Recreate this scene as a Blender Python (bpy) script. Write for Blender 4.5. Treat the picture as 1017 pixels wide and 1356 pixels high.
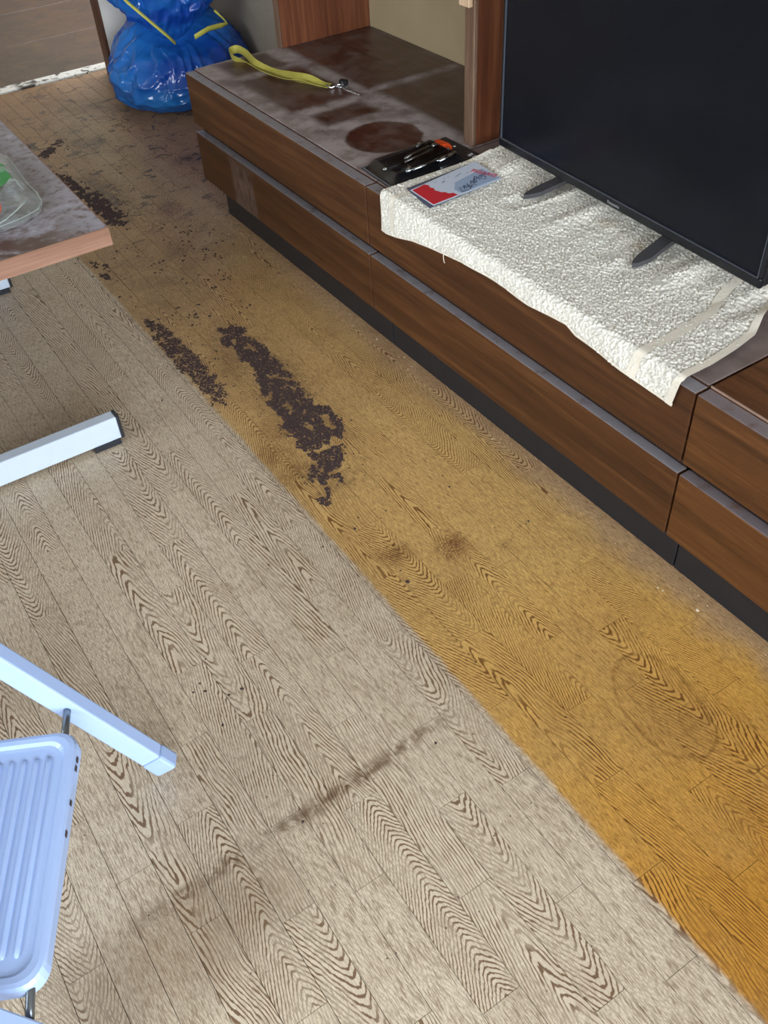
import bpy, bmesh, math, random
import numpy as np
from mathutils import Vector, Matrix, noise as mnoise

for o in list(bpy.data.objects):
    bpy.data.objects.remove(o, do_unlink=True)
SC = bpy.context.scene
COL = SC.collection

# ------------------------------------------------------------------ camera
F_PX, H = 1226.94, 1.27
MR = np.array([[0.8326146816, -0.5517003334, -0.0487804683],
               [-0.4115609890, -0.5573620063, -0.7210860880],
               [0.3706350554, 0.6204630013, -0.6911261243]])   # world -> camera (x right, y down, z forward)
CAM = np.array([0.0, 0.0, H])
cd = bpy.data.cameras.new('camera')
cam = bpy.data.objects.new('camera', cd)
COL.objects.link(cam)
cd.sensor_fit = 'HORIZONTAL'
cd.sensor_width = 36.0
cd.lens = F_PX * 36.0 / 1017.0
cd.clip_start = 0.02
cam.matrix_world = Matrix(((MR[0][0], -MR[1][0], -MR[2][0], CAM[0]),
                           (MR[0][1], -MR[1][1], -MR[2][1], CAM[1]),
                           (MR[0][2], -MR[1][2], -MR[2][2], CAM[2]),
                           (0, 0, 0, 1)))
SC.camera = cam

# ------------------------------------------------------------------ light
world = bpy.data.worlds.new('sky')
SC.world = world
world.use_nodes = True
bg = world.node_tree.nodes['Background']
wt = world.node_tree
wtc = wt.nodes.new('ShaderNodeTexCoord'); wsp = wt.nodes.new('ShaderNodeSeparateXYZ'); wmr = wt.nodes.new('ShaderNodeMapRange'); wmx = wt.nodes.new('ShaderNodeMix')
wmx.data_type = 'RGBA'
wt.links.new(wtc.outputs['Generated'], wsp.inputs[0]); wt.links.new(wsp.outputs[2], wmr.inputs[0])
wmr.inputs[1].default_value = -.04; wmr.inputs[2].default_value = .04
wt.links.new(wmr.outputs[0], wmx.inputs[0])
wmx.inputs[6].default_value = (.24, .23, .21, 1)          # ground and houses outside
wmx.inputs[7].default_value = (.80, .90, 1.0, 1)          # overcast bluish sky
wt.links.new(wmx.outputs[2], bg.inputs[0])
bg.inputs[1].default_value = 14.5

def portal(loc, rot, sx, sy):
    ld = bpy.data.lights.new('window_daylight', 'AREA')
    ld.shape = 'RECTANGLE'; ld.size = sx; ld.size_y = sy
    ld.cycles.is_portal = True
    lo = bpy.data.objects.new('window_daylight', ld)
    COL.objects.link(lo); lo.location = loc; lo.rotation_euler = rot
portal((-0.5, -1.84, 1.15), (math.pi/2, 0, 0), 3.4, 2.1)
portal((-2.59, .35, 1.75), (0, -math.pi/2, 0), .9, 3.7)  # portal of the added left-wall window
SC.view_settings.view_transform = 'Standard'
SC.view_settings.look = 'None'
SC.view_settings.exposure = 0.0
SC.view_settings.gamma = 1.0
SC.view_settings.use_curve_mapping = False

# ------------------------------------------------------------------ pixel -> place helpers
def ray(p):
    return MR.T @ np.array([p[0]-508.5, p[1]-678.0, F_PX])
def onz(p, z):
    d = ray(p); return CAM + (z-H)/d[2]*d
def onx(p, x):
    d = ray(p); return CAM + x/d[0]*d
def ony(p, y):
    d = ray(p); return CAM + y/d[1]*d
def proj(P):
    v = MR @ (np.array(P, float)-CAM)
    return 508.5+F_PX*v[0]/v[2], 678+F_PX*v[1]/v[2], v[2]

# ------------------------------------------------------------------ node helpers
def s2l(c):
    return tuple((x/12.92 if x <= 0.04045 else ((x+0.055)/1.055)**2.4) for x in (v/255.0 for v in c))
class NT:
    def __init__(self, name):
        self.m = bpy.data.materials.new(name); self.m.use_nodes = True
        self.t = self.m.node_tree; self.b = self.t.nodes['Principled BSDF']
        self._pos = None
    def n(self, k, **kw):
        q = self.t.nodes.new(k)
        for a, v in kw.items(): setattr(q, a, v)
        return q
    def l(self, a, b): self.t.links.new(a, b)
    def put(self, sock, v):
        if isinstance(v, bpy.types.NodeSocket): self.l(v, sock)
        elif isinstance(v, (tuple, list)) and len(v) == 3 and sock.type == 'RGBA': sock.default_value = (*v, 1)
        else: sock.default_value = v
    def ma(self, op, a, b=0.0, c=None, clamp=False):
        q = self.n('ShaderNodeMath', operation=op, use_clamp=clamp)
        self.put(q.inputs[0], a); self.put(q.inputs[1], b)
        if c is not None: self.put(q.inputs[2], c)
        return q.outputs[0]
    def add(self, a, b): return self.ma('ADD', a, b)
    def sub(self, a, b): return self.ma('SUBTRACT', a, b)
    def mul(self, a, b): return self.ma('MULTIPLY', a, b)
    def mx(self, a, b): return self.ma('MAXIMUM', a, b)
    def mn(self, a, b): return self.ma('MINIMUM', a, b)
    def inv(self, a): return self.ma('SUBTRACT', 1.0, a)
    def ss(self, v, lo, hi):          # smoothstep lo->0 hi->1
        q = self.n('ShaderNodeMapRange', interpolation_type='SMOOTHSTEP')
        self.put(q.inputs[0], v); self.put(q.inputs[1], lo); self.put(q.inputs[2], hi)
        q.inputs[3].default_value = 0; q.inputs[4].default_value = 1
        return q.outputs[0]
    def pos(self):
        if self._pos is None:
            self._pos = self.n('ShaderNodeNewGeometry').outputs['Position']
        return self._pos
    def obj(self):
        return self.n('ShaderNodeTexCoord').outputs['Object']
    def sep(self, v):
        q = self.n('ShaderNodeSeparateXYZ'); self.put(q.inputs[0], v); return q.outputs
    def comb(self, x, y, z=0.0):
        q = self.n('ShaderNodeCombineXYZ')
        for i, v in enumerate((x, y, z)): self.put(q.inputs[i], v)
        return q.outputs[0]
    def vmul(self, v, s):
        q = self.n('ShaderNodeVectorMath', operation='MULTIPLY'); self.put(q.inputs[0], v)
        q.inputs[1].default_value = s; return q.outputs[0]
    def noise(self, v, scale=1.0, detail=3.0, rough=0.55, dist=0.0):
        q = self.n('ShaderNodeTexNoise'); self.put(q.inputs['Vector'], v)
        q.inputs['Scale'].default_value = scale; q.inputs['Detail'].default_value = detail
        q.inputs['Roughness'].default_value = rough; q.inputs['Distortion'].default_value = dist
        return q.outputs[0]
    def mix(self, f, a, b, mode='MIX'):
        q = self.n('ShaderNodeMix', data_type='RGBA', blend_type=mode)
        self.put(q.inputs[0], f); self.put(q.inputs[6], a); self.put(q.inputs[7], b)
        return q.outputs[2]
    def ramp(self, v, stops, interp='LINEAR'):
        q = self.n('ShaderNodeValToRGB'); self.put(q.inputs[0], v)
        e = q.color_ramp.elements; q.color_ramp.interpolation = interp
        while len(e) < len(stops): e.new(0.5)
        for i, (p, c) in enumerate(stops):
            e[i].position = p; e[i].color = (*c, 1)
        return q.outputs[0]
    def rect(self, x, y, x0, x1, y0, y1, soft):
        a = self.mn(self.sub(x, x0), self.sub(x1, x)); b = self.mn(self.sub(y, y0), self.sub(y1, y))
        return self.ss(self.mn(a, b), -soft, soft)
    def ell(self, x, y, cx, cy, rx, ry, ang=0.0):   # normalised radius
        dx = self.sub(x, cx); dy = self.sub(y, cy)
        c, s = math.cos(ang), math.sin(ang)
        a = self.mul(self.add(self.mul(dx, c), self.mul(dy, s)), 1.0/rx)
        b = self.mul(self.sub(self.mul(dy, c), self.mul(dx, s)), 1.0/ry)
        return self.ma('SQRT', self.add(self.mul(a, a), self.mul(b, b)))
    def bump(self, h, strength=0.3, dist=0.001):
        q = self.n('ShaderNodeBump'); q.inputs['Strength'].default_value = strength
        q.inputs['Distance'].default_value = dist; self.put(q.inputs['Height'], h)
        self.l(q.outputs[0], self.b.inputs['Normal'])
    def done(self, color=None, rough=0.5, metal=0.0, spec=0.5, **kw):
        if color is not None: self.put(self.b.inputs['Base Color'], color)
        self.put(self.b.inputs['Roughness'], rough)
        self.b.inputs['Metallic'].default_value = metal
        self.b.inputs['Specular IOR Level'].default_value = spec
        for k, v in kw.items(): self.put(self.b.inputs[k], v)
        return self.m

MATS = {}
def plain(name, rgb, rough=0.5, metal=0.0, spec=0.5, var=0.12, scale=40.0, **kw):
    if name in MATS: return MATS[name]
    q = NT(name); c = s2l(rgb)
    f = q.noise(q.obj(), scale, 4.0)
    col = q.mix(f, tuple(v*(1-var) for v in c), tuple(min(1, v*(1+var)) for v in c))
    MATS[name] = q.done(col, rough, metal, spec, **kw)
    return MATS[name]

def wood(name, dark, mid, light, axis='y', rough=0.45, fine=1.0, dust=None, spec=0.4, rub=None):
    """straight grained veneer, grain along a world axis, optional dust on upward faces"""
    q = NT(name); p = q.pos()
    st = {'y': (60, 2.2, 60), 'x': (2.2, 60, 60), 'z': (60, 60, 2.2)}[axis]
    st2 = tuple(v*6*fine for v in st); st0 = tuple(v*.35 for v in st)
    a = q.noise(q.vmul(p, st0), 1, 3, .6, .6); b = q.noise(q.vmul(p, st), 1, 4, .6, .3); c = q.noise(q.vmul(p, st2), 1, 2)
    f = q.add(q.mul(a, .45), q.add(q.mul(b, .4), q.mul(c, .25)))
    col = q.ramp(f, [(.36, s2l(dark)), (.55, s2l(mid)), (.72, s2l(light))])
    r = rough
    if rub:                                              # chalky rubbed area on a front
        P = q.sep(p); y0, y1, z0, z1 = rub
        m = q.mul(q.rect(q.add(P[1], q.mul(q.sub(b, .5), .03)), P[2], y0, y1, z0, z1, .014), q.ss(q.noise(q.vmul(p, (60, 130, 22)), 1, 4), .34, .60))
        col = q.mix(q.mul(m, .55), col, s2l((128, 112, 106)))
    if dust:
        amount, rgb = dust
        nz = q.sep(q.n('ShaderNodeNewGeometry').outputs['Normal'])[2]
        d = q.mul(q.ss(nz, .4, .9), q.ss(q.noise(p, 35, 4), .10, .50))
        d = q.mul(d, amount)
        sp = q.mul(q.ss(q.noise(p, 420, 2), .66, .74), .35)      # stray specks on every face
        d = q.mx(d, q.mul(sp, amount*.5))
        col = q.mix(d, col, s2l(rgb))
    q.bump(c, .08, .0006)
    return q.done(col, r, spec=spec)

# ------------------------------------------------------------------ mesh helpers
ORG = {}
def root(name, label, cat, loc=(0, 0, 0), rz=0.0, group=None):
    o = bpy.data.objects.new(name, None); COL.objects.link(o)
    o.empty_display_size = .05
    o.location = loc; o.rotation_euler = (0, 0, rz)
    ORG[o.name] = Matrix.Translation(Vector(loc)) @ Matrix.Rotation(rz, 4, 'Z')
    tag(o, label, cat, group); return o
def tag(o, label=None, cat=None, group=None, kind=None):
    if label: o['label'] = label
    if cat: o['category'] = cat
    if group: o['group'] = group
    if kind: o['kind'] = kind
    return o
def link(name, bm, mat, parent=None, world=True, smooth=False, label=None):
    """world=True: verts are world coordinates, moved into the parent's frame"""
    if parent is not None and world and parent.name in ORG:
        bmesh.ops.transform(bm, matrix=ORG[parent.name].inverted(), verts=bm.verts)
    bmesh.ops.recalc_face_normals(bm, faces=bm.faces)
    me = bpy.data.meshes.new(name); bm.to_mesh(me); bm.free()
    if smooth:
        for p in me.polygons: p.use_smooth = True
    if mat: me.materials.append(mat)
    o = bpy.data.objects.new(name, me); COL.objects.link(o)
    if parent is not None:
        o.parent = parent
        if parent.name in ORG and parent.parent is None: ORG[o.name] = ORG[parent.name]
    else:
        ORG[o.name] = Matrix.Identity(4)
    if label: o['label'] = label
    return o
def base_at(o):
    """top-level one-mesh thing: bring its origin to its base centre"""
    vs = [v.co for v in o.data.vertices]
    c = Vector(((min(v.x for v in vs)+max(v.x for v in vs))/2, (min(v.y for v in vs)+max(v.y for v in vs))/2, min(v.z for v in vs)))
    o.data.transform(Matrix.Translation(-c)); o.location = c
    ORG[o.name] = Matrix.Translation(c)
    return o
def box(bm, x0, x1, y0, y1, z0, z1, bev=0.0, mat4=None, seg=1):
    vs = [bm.verts.new((x, y, z)) for x in (x0, x1) for y in (y0, y1) for z in (z0, z1)]
    q = [(0, 1, 3, 2), (4, 6, 7, 5), (0, 4, 5, 1), (2, 3, 7, 6), (0, 2, 6, 4), (1, 5, 7, 3)]
    fs = [bm.faces.new([vs[i] for i in f]) for f in q]
    if bev > 0:
        es = list({e for f in fs for e in f.edges})
        r = bmesh.ops.bevel(bm, geom=es, offset=bev, segments=seg, affect='EDGES', profile=.5)
        vs = list({v for f in r['faces'] for v in f.verts} | {v for v in vs if v.is_valid})
    if mat4 is not None:
        bmesh.ops.transform(bm, matrix=mat4, verts=vs)
    return vs
def tube(bm, pts, r, n=10, cap=True, flat=1.0):
    """swept tube along points; r scalar or list"""
    pts = [Vector(p) for p in pts]; rs = r if isinstance(r, (list, tuple)) else [r]*len(pts)
    rings = []; up = None
    for i, p in enumerate(pts):
        t = (pts[min(i+1, len(pts)-1)]-pts[max(i-1, 0)]).normalized()
        if up is None:
            up = Vector((0, 0, 1)) if abs(t.z) < .9 else Vector((1, 0, 0))
        a = t.cross(up).normalized(); b = a.cross(t).normalized(); up = b
        rings.append([bm.verts.new(p+(a*math.cos(k*2*math.pi/n)+b*flat*math.sin(k*2*math.pi/n))*rs[i]) for k in range(n)])
    for A, B in zip(rings, rings[1:]):
        for k in range(n): bm.faces.new((A[k], A[(k+1) % n], B[(k+1) % n], B[k]))
    if cap:
        bm.faces.new(rings[0][::-1]); bm.faces.new(rings[-1])
def prism(bm, poly, z0, z1):
    """extruded outline (list of xy)"""
    a = [bm.verts.new((x, y, z0)) for x, y in poly]; b = [bm.verts.new((x, y, z1)) for x, y in poly]
    n = len(poly); bm.faces.new(a[::-1]); bm.faces.new(b)
    for i in range(n): bm.faces.new((a[i], a[(i+1) % n], b[(i+1) % n], b[i]))
    return a+b
def grid(bm, P, nu, nv):
    vs = [[bm.verts.new(P(i/nu, j/nv)) for j in range(nv+1)] for i in range(nu+1)]
    for i in range(nu):
        for j in range(nv):
            bm.faces.new((vs[i][j], vs[i+1][j], vs[i+1][j+1], vs[i][j+1]))
    return vs
def lerp(a, b, t): return a+(b-a)*t
def interp(x, xs, ys): return float(np.interp(x, xs, ys))
def sstep(x, a, b):
    t = min(1, max(0, (x-a)/(b-a))); return t*t*(3-2*t)
R = random.Random(7)

# =================================================================== MATERIALS: FLOOR
def floor_material():
    q = NT('printed_oak_vinyl'); p = q.pos(); P = q.sep(p); X, Y = P[0], P[1]
    oi = q.n('ShaderNodeObjectInfo'); loc = q.sep(oi.outputs['Location']); rnd = oi.outputs['Random']
    lx = q.sub(X, loc[0]); ly = q.sub(Y, loc[1])
    fr = lambda k: q.ma('FRACT', q.mul(rnd, k))
    r2, r3, r4, r5 = fr(7.13), fr(31.7), fr(113.1), fr(57.7)
    off = q.mul(rnd, 60.0)
    w = q.sub(q.noise(q.comb(q.mul(lx, 16), q.mul(ly, 8), off), 1, 1, .4), .5)
    w2 = q.sub(q.noise(q.comb(q.mul(lx, 130), q.mul(ly, 28), off), 1, 2, .6), .5)
    cx = q.mul(q.sub(r2, .5), .075); cy = q.mul(q.sub(r3, .5), .36)
    dx = q.add(q.sub(lx, cx), q.mul(w, .016))
    rad = q.ma('SQRT', q.add(q.mul(dx, dx), .000036))             # arched (flat sawn) figure: nested hyperbolas along the board
    sgn = q.sub(q.mul(q.ma('GREATER_THAN', r5, .35), 2.0), 1.0)
    alp = q.mul(sgn, q.add(16.0, q.mul(q.mul(r3, r3), 95.0)))
    per = q.add(170.0, q.mul(r5, 65.0))
    ph = q.add(q.add(q.mul(rad, per), q.mul(ly, alp)), q.add(q.mul(w2, 1.2), q.mul(w, 3.2)))
    sn = q.ma('SINE', q.mul(ph, 6.2832))
    brk = q.sub(q.noise(q.comb(q.mul(lx, 320), q.mul(ly, 60), off), 1, 2), .5)
    line = q.ss(q.add(sn, q.mul(brk, 1.5)), .12, .72)
    pore = q.ss(q.noise(q.comb(q.mul(lx, 780), q.mul(ly, 60), off), 1, 2, .6), .48, .60)
    spk = q.ss(q.noise(q.comb(q.mul(lx, 900), q.mul(ly, 210), off), 1, 2), .50, .66)
    soft = q.ss(r4, .50, .66)                         # these planks print fine pores instead of rings
    patch = q.ss(q.noise(q.comb(q.mul(lx, 24), q.mul(ly, 9), q.add(off, 9.0)), 1, 2), .42, .6)
    rings = q.mul(line, q.sub(1.0, q.mul(q.mx(q.mul(soft, .9), q.mul(patch, .55)), .8)))
    fine = q.mul(q.mx(pore, q.mul(spk, .7)), q.add(.26, q.mul(q.mx(soft, q.mul(patch, .8)), .40)))
    dk = q.mx(q.mul(rings, .93), fine)
    base = q.mix(q.noise(q.comb(q.mul(lx, 30), q.mul(ly, 6), off), 1, 3), s2l((206, 188, 162)), s2l((220, 204, 180)))
    col = q.mix(dk, base, s2l((108, 78, 52)))
    big = q.noise(p, 3.0, 4, .6); med = q.noise(p, 11, 4, .6); sml = q.noise(p, 60, 4, .65); xs = q.noise(p, 240, 3, .6)
    # ---- aged amber film: runs along the cabinet, edge where a mat used to lie
    edge = q.add(X, q.add(q.mul(q.sub(sml, .5), .012), q.mul(q.sub(med, .5), .010)))
    am = q.ss(edge, .552, .563)
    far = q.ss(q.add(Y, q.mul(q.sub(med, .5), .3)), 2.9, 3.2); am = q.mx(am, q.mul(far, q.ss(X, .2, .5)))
    tint = q.ramp(q.mul(Y, .25), [(.03, (.80, .43, .07)), (.12, (1.0, .65, .19)), (.22, (1.05, .79, .36)), (.40, (1.0, .77, .42)), (.58, (.74, .56, .33)), (.85, (.52, .36, .20))])  # stain colour along the room; far stops also hold the dimmer light there
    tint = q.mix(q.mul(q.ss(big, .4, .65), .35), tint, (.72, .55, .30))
    kick = q.ss(q.add(X, q.mul(q.sub(med, .5), .12)), .935, 1.015)   # paler band that stayed under dust by the plinth
    tint = q.mix(q.mul(kick, .85), tint, (.80, .62, .47))
    pale = q.mul(q.ell(X, Y, .93, 2.95, .14, .9), 1.0)
    tint = q.mix(q.mul(q.inv(q.ss(q.add(pale, q.mul(q.sub(med, .5), .8)), .5, 1.1)), .55), tint, (.68, .60, .47))
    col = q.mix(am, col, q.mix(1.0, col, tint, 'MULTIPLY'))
    # dirt along the edge of the film
    ed = q.mul(q.inv(q.ss(q.ma('ABSOLUTE', q.sub(edge, .552)), .001, .011)), q.ss(sml, .40, .62))
    col = q.mix(q.mul(ed, .30), col, s2l((92, 64, 44)))
    # grime in the room side
    gr = q.mul(q.ss(q.add(q.mul(med, .6), q.mul(big, .4)), .45, .68), .30)
    col = q.mix(gr, col, q.mix(1.0, col, (.60, .50, .42), 'MULTIPLY'))
    # ---- smear across the boards
    sm = q.mul(q.inv(q.ss(q.ma('ABSOLUTE', q.sub(q.add(Y, q.add(q.mul(q.sub(med, .5), .025), q.mul(X, -.045))), .661)), .001, .022)),
               q.mul(q.ss(X, -.10, .02), q.inv(q.ss(X, .44, .54))))
    col = q.mix(q.mul(q.mul(sm, q.ss(q.add(q.mul(sml, .6), q.mul(med, .4)), .40, .60)), .80), col, s2l((96, 70, 46)))
    wet = q.inv(q.ss(q.add(q.ell(X, Y, .0, .60, .22, .10), q.mul(q.sub(med, .5), .9)), .3, 1.1))
    col = q.mix(q.mul(wet, .40), col, s2l((112, 86, 60)))
    # ---- brown smudges and rust
    def blot(cx, cy, rx, ry, ang, rgb, amt, lo=.15, hi=1.25, grain=1.7):
        nonlocal col
        e = q.add(q.ell(X, Y, cx, cy, rx, ry, ang), q.mul(q.sub(sml, .5), grain))
        m = q.mul(q.inv(q.ss(e, lo, hi)), q.ss(q.add(q.mul(xs, .65), q.mul(med, .35)), .42, .56))
        col = q.mix(q.mul(m, amt), col, s2l(rgb))
    blot(.733, .985, .050, .045, .3, (104, 62, 36), .9)
    blot(.630, 1.035, .045, .04, 0, (112, 74, 42), .75)
    blot(.815, .925, .02, .02, 0, (80, 52, 36), .6)
    blot(.60, 1.42, .055, .17, -.1, (104, 72, 34), .70)
    blot(.66, 1.72, .06, .22, -.05, (116, 82, 40), .55)
    blot(.72, 1.62, .085, .36, .0, (78, 56, 44), .75)
    blot(.585, 1.87, .035, .24, .0, (78, 58, 48), .70)
    blot(.64, 1.30, .05, .08, .0, (90, 64, 44), .7)
    blot(.895, 2.64, .05, .10, .0, (98, 58, 36), .85)
    blot(.77, 2.86, .07, .28, .0, (62, 48, 38), .80)
    blot(.68, 2.25, .12, .25, .0, (92, 68, 40), .55)
    blot(.80, 2.40, .09, .20, .3, (88, 64, 40), .50)
    blot(1.12, 2.96, .08, .07, .2, (46, 30, 24), .95)
    blot(1.02, 3.62, .10, .26, .5, (60, 42, 30), .80)
    blot(.88, 3.35, .08, .20, .2, (64, 46, 34), .75)
    # ---- dark scuffs, densest towards the doorway
    cr = q.n('ShaderNodeTexVoronoi', feature='DISTANCE_TO_EDGE'); cr.inputs['Scale'].default_value = 11
    q.l(q.comb(q.add(X, q.mul(sml, .09)), q.add(q.mul(Y, .8), q.mul(med, .16)), 0), cr.inputs['Vector'])
    sc = q.mul(q.inv(q.ss(cr.outputs['Distance'], .0, .045)), q.mul(q.ss(q.add(q.mul(sml, .5), q.mul(med, .5)), .46, .58), q.mul(q.ss(Y, 1.9, 3.2), am)))
    col = q.mix(q.mul(sc, .85), col, s2l((52, 38, 28)))
    sx = q.noise(q.comb(q.mul(X, 13), q.mul(Y, 20), 3.0), 1, 5, .62, .9)
    col = q.mix(q.mul(q.mul(q.ss(sx, .575, .625), q.ss(Y, 2.1, 3.0)), q.mul(am, .85)), col, s2l((46, 34, 27)))
    rd = q.ss(q.add(Y, q.mul(q.sub(big, .5), .8)), 3.35, 3.85); col = q.mix(q.mul(rd, .45), col, s2l((92, 54, 32)))
    # ---- dried water rings
    for (cx, cy, rx, ry, an, a) in ((.795, .500, .062, .100, -.25, .8), (.835, .425, .045, .060, .3, .6)):
        e = q.add(q.ell(X, Y, cx, cy, rx, ry, an), q.mul(q.sub(med, .5), .75))
        rg = q.inv(q.ss(q.ma('ABSOLUTE', q.sub(e, 1.0)), .01, .075))
        col = q.mix(q.mul(q.mul(rg, q.ss(sml, .30, .55)), a*.75), col, q.mix(1.0, col, (.46, .36, .26), 'MULTIPLY'))
        inn = q.inv(q.ss(e, .9, 1.0)); col = q.mix(q.mul(inn, .18), col, q.mix(1.0, col, (.7, .6, .5), 'MULTIPLY'))
    # ---- black specks
    vs = q.n('ShaderNodeTexVoronoi'); vs.inputs['Scale'].default_value = 38; q.l(p, vs.inputs['Vector'])
    sp = q.mul(q.inv(q.ss(vs.outputs['Distance'], .04, .075)), q.ss(med, .50, .58))
    col = q.mix(q.mul(sp, .8), col, s2l((48, 38, 32)))
    q.bump(q.add(q.mul(dk, -.6), q.mul(xs, .3)), .12, .0005)
    return q.done(col, q.add(.36, q.mul(med, .16)), spec=.42)
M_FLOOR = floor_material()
M_SEAM = plain('seam_grime', (80, 58, 40), .9, var=.3)

# =================================================================== FLOOR
bm = bmesh.new(); box(bm, -2.6, 1.62, -1.85, 4.03, -.06, -.0016)
floor = tag(link('floor', bm, M_SEAM), 'worn printed oak plank vinyl floor, amber along the cabinets', kind='structure')
BX = [.062, .122, .173, .226, .276, .336, .394, .444, .493, .548, .606, .663, .716, .765, .814, .873, .931, .978]
OFF = [.0905, .2105, .0065, .1905, .303, .1005, .225, .0205, .202, .319, .119, .244, .0355, .219, .0, .1315, .2585]
PL = .3365
x = BX[-1]; k = 0
while x < 1.60: x += (.0535, .056, .052)[k % 3]; BX.append(min(x, 1.618)); OFF.append((.06+k*.1267) % PL); k += 1
x = BX[0]; k = 0
while x > -2.55: x -= (.0535, .055, .053)[k % 3]; BX.insert(0, x); OFF.insert(0, (.27+k*.1227) % PL); k += 1
def plank_mesh(name):
    b = bmesh.new()
    vs = box(b, -.5, .5, -.5, .5, -.0016, 0)
    top = [v for v in vs if v.co.z > -.0005]
    for v in top: v.co.x *= .981; v.co.y *= .9975
    lo = [v for v in vs if v.co.z < -.0005]
    for v in lo: v.co.x *= .991; v.co.y *= .9990
    bmesh.ops.recalc_face_normals(b, faces=b.faces)
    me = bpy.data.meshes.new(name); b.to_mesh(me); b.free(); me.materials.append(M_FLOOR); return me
PM = plank_mesh('plank')
cand = []; rest = []
for i, o0 in enumerate(OFF):
    xa, xb = BX[i], BX[i+1]
    j = math.floor((-1.85-o0)/PL)
    while True:
        ya, yb = o0+j*PL, o0+(j+1)*PL; j += 1
        if ya > 4.03: break
        ya, yb = max(ya, -1.85), min(yb, 4.03)
        if yb-ya < .01: continue
        pr = [proj((xx, yy, 0)) for xx in (xa, xb) for yy in np.linspace(ya, yb, 5)]
        vis = all(p[2] > .1 for p in pr) and any(-4 < p[0] < 1021 and -4 < p[1] < 1360 for p in pr) and xa < 1.06 or False
        c = ((xa+xb)/2, (ya+yb)/2, xb-xa, yb-ya)
        if vis:
            ins = sum(1 for p in pr if -4 < p[0] < 1021 and -4 < p[1] < 1360)/10
            cand.append((-(ins*c[2]*c[3]/pr[4][2]**2), c))
        else: rest.append(c)
cand.sort()
rest += [c for _, c in cand[300:]]
for _, (cx, cy, w, l) in cand[:300]:
    o = bpy.data.objects.new('plank', PM); COL.objects.link(o); o.parent = floor
    o.location = (cx, cy, 0); o.scale = (w, l, 1)
bm = bmesh.new()
for (cx, cy, w, l) in rest:
    vs = box(bm, cx-w/2*.991, cx+w/2*.991, cy-l/2*.999, cy+l/2*.999, -.0016, 0)
    for v in vs:
        if v.co.z > -.0005: v.co.x = cx+(v.co.x-cx)*.987; v.co.y = cy+(v.co.y-cy)*.9985
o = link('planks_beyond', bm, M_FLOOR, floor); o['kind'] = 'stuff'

# =================================================================== ROOM SHELL
def wall_mat(name, rgb):
    q = NT(name); p = q.pos()
    f = q.noise(p, 7, 5, .65); g = q.ss(q.noise(p, 90, 3), .64, .72)
    c = s2l(rgb)
    col = q.mix(q.mul(q.ss(f, .45, .7), .5), c, tuple(v*w for v, w in zip(c, (.80, .77, .72))))
    col = q.mix(q.mul(g, .5), col, tuple(v*.45 for v in c))
    q.bump(q.noise(p, 300, 2), .15, .001)
    return q.done(col, .75, spec=.25)
M_WALL = wall_mat('grey_white_wallpaper', (240, 234, 224))
M_WALL2 = wall_mat('beige_wallpaper', (168, 156, 138))  # mottled beige for the right, left, back and hall walls
M_CEIL = wall_mat('ceiling_board', (205, 200, 190))
def struct(name, boxes, m, parent=None, label=None, bev=0):
    bm = bmesh.new()
    for b in boxes: box(bm, *b, bev=bev)
    o = link(name, bm, m, parent)
    if parent is None: o['kind'] = 'structure'
    if label: o['label'] = label
    return o
JX = ony((129.5, 0), 3.9)[0]
struct('wall_far', [(JX, 1.72, 3.9, 3.96, 0, 2.4), (-2.7, -.35, 3.9, 3.96, 0, 2.4), (-.35, JX, 3.9, 3.96, 2.05, 2.4)], M_WALL, label='dusty off-white wall beside the doorway')
struct('wall_right', [(1.62, 1.72, -1.95, 3.9, 0, 2.4)], M_WALL2, label='beige wall behind the cabinets')
struct('wall_left', [(-2.7, -2.6, -1.95, -1.5, 0, 2.4), (-2.7, -2.6, 2.2, 3.9, 0, 2.4), (-2.7, -2.6, -1.5, 2.2, 0, 1.3), (-2.7, -2.6, -1.5, 2.2, 2.2, 2.4)], M_WALL2, label='left wall of the room with an added window opening')
struct('ceiling', [(-2.7, 1.72, -1.95, 5.6, 2.4, 2.5)], M_CEIL, label='plain ceiling board')
struct('wall_back', [(-2.7, -2.2, -1.95, -1.85, 0, 2.4), (1.2, 1.72, -1.95, -1.85, 0, 2.4), (-2.2, 1.2, -1.95, -1.85, 2.2, 2.4), (-2.2, 1.2, -1.95, -1.85, -.06, .10)], M_WALL2, label='wall with the balcony window behind the viewer')
q = NT('window_glass')
tr = q.n('ShaderNodeBsdfTransparent'); gl = q.n('ShaderNodeBsdfGlossy'); gl.inputs['Roughness'].default_value = .02
fz = q.n('ShaderNodeFresnel'); fz.inputs[0].default_value = 1.45
mxs = q.n('ShaderNodeMixShader'); q.l(fz.outputs[0], mxs.inputs[0]); q.l(tr.outputs[0], mxs.inputs[1]); q.l(gl.outputs[0], mxs.inputs[2])
q.l(mxs.outputs[0], q.t.nodes['Material Output'].inputs[0]); M_GLASS = q.m
M_ALU = plain('aluminium_frame', (170, 172, 175), .35, .9)
wn = struct('window_1', [(-2.2, 1.2, -1.93, -1.87, .10, .14), (-2.2, 1.2, -1.93, -1.87, 2.16, 2.2), (-2.2, -2.15, -1.93, -1.87, .14, 2.16), (1.15, 1.2, -1.93, -1.87, .14, 2.16), (-.53, -.47, -1.93, -1.87, .14, 2.16)], M_ALU, label='aluminium sliding window to the balcony')
for xa, xb in ((-2.15, -.53), (-.47, 1.15)):
    struct('pane', [(xa, xb, -1.903, -1.897, .14, 2.16)], M_GLASS, wn)
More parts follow.
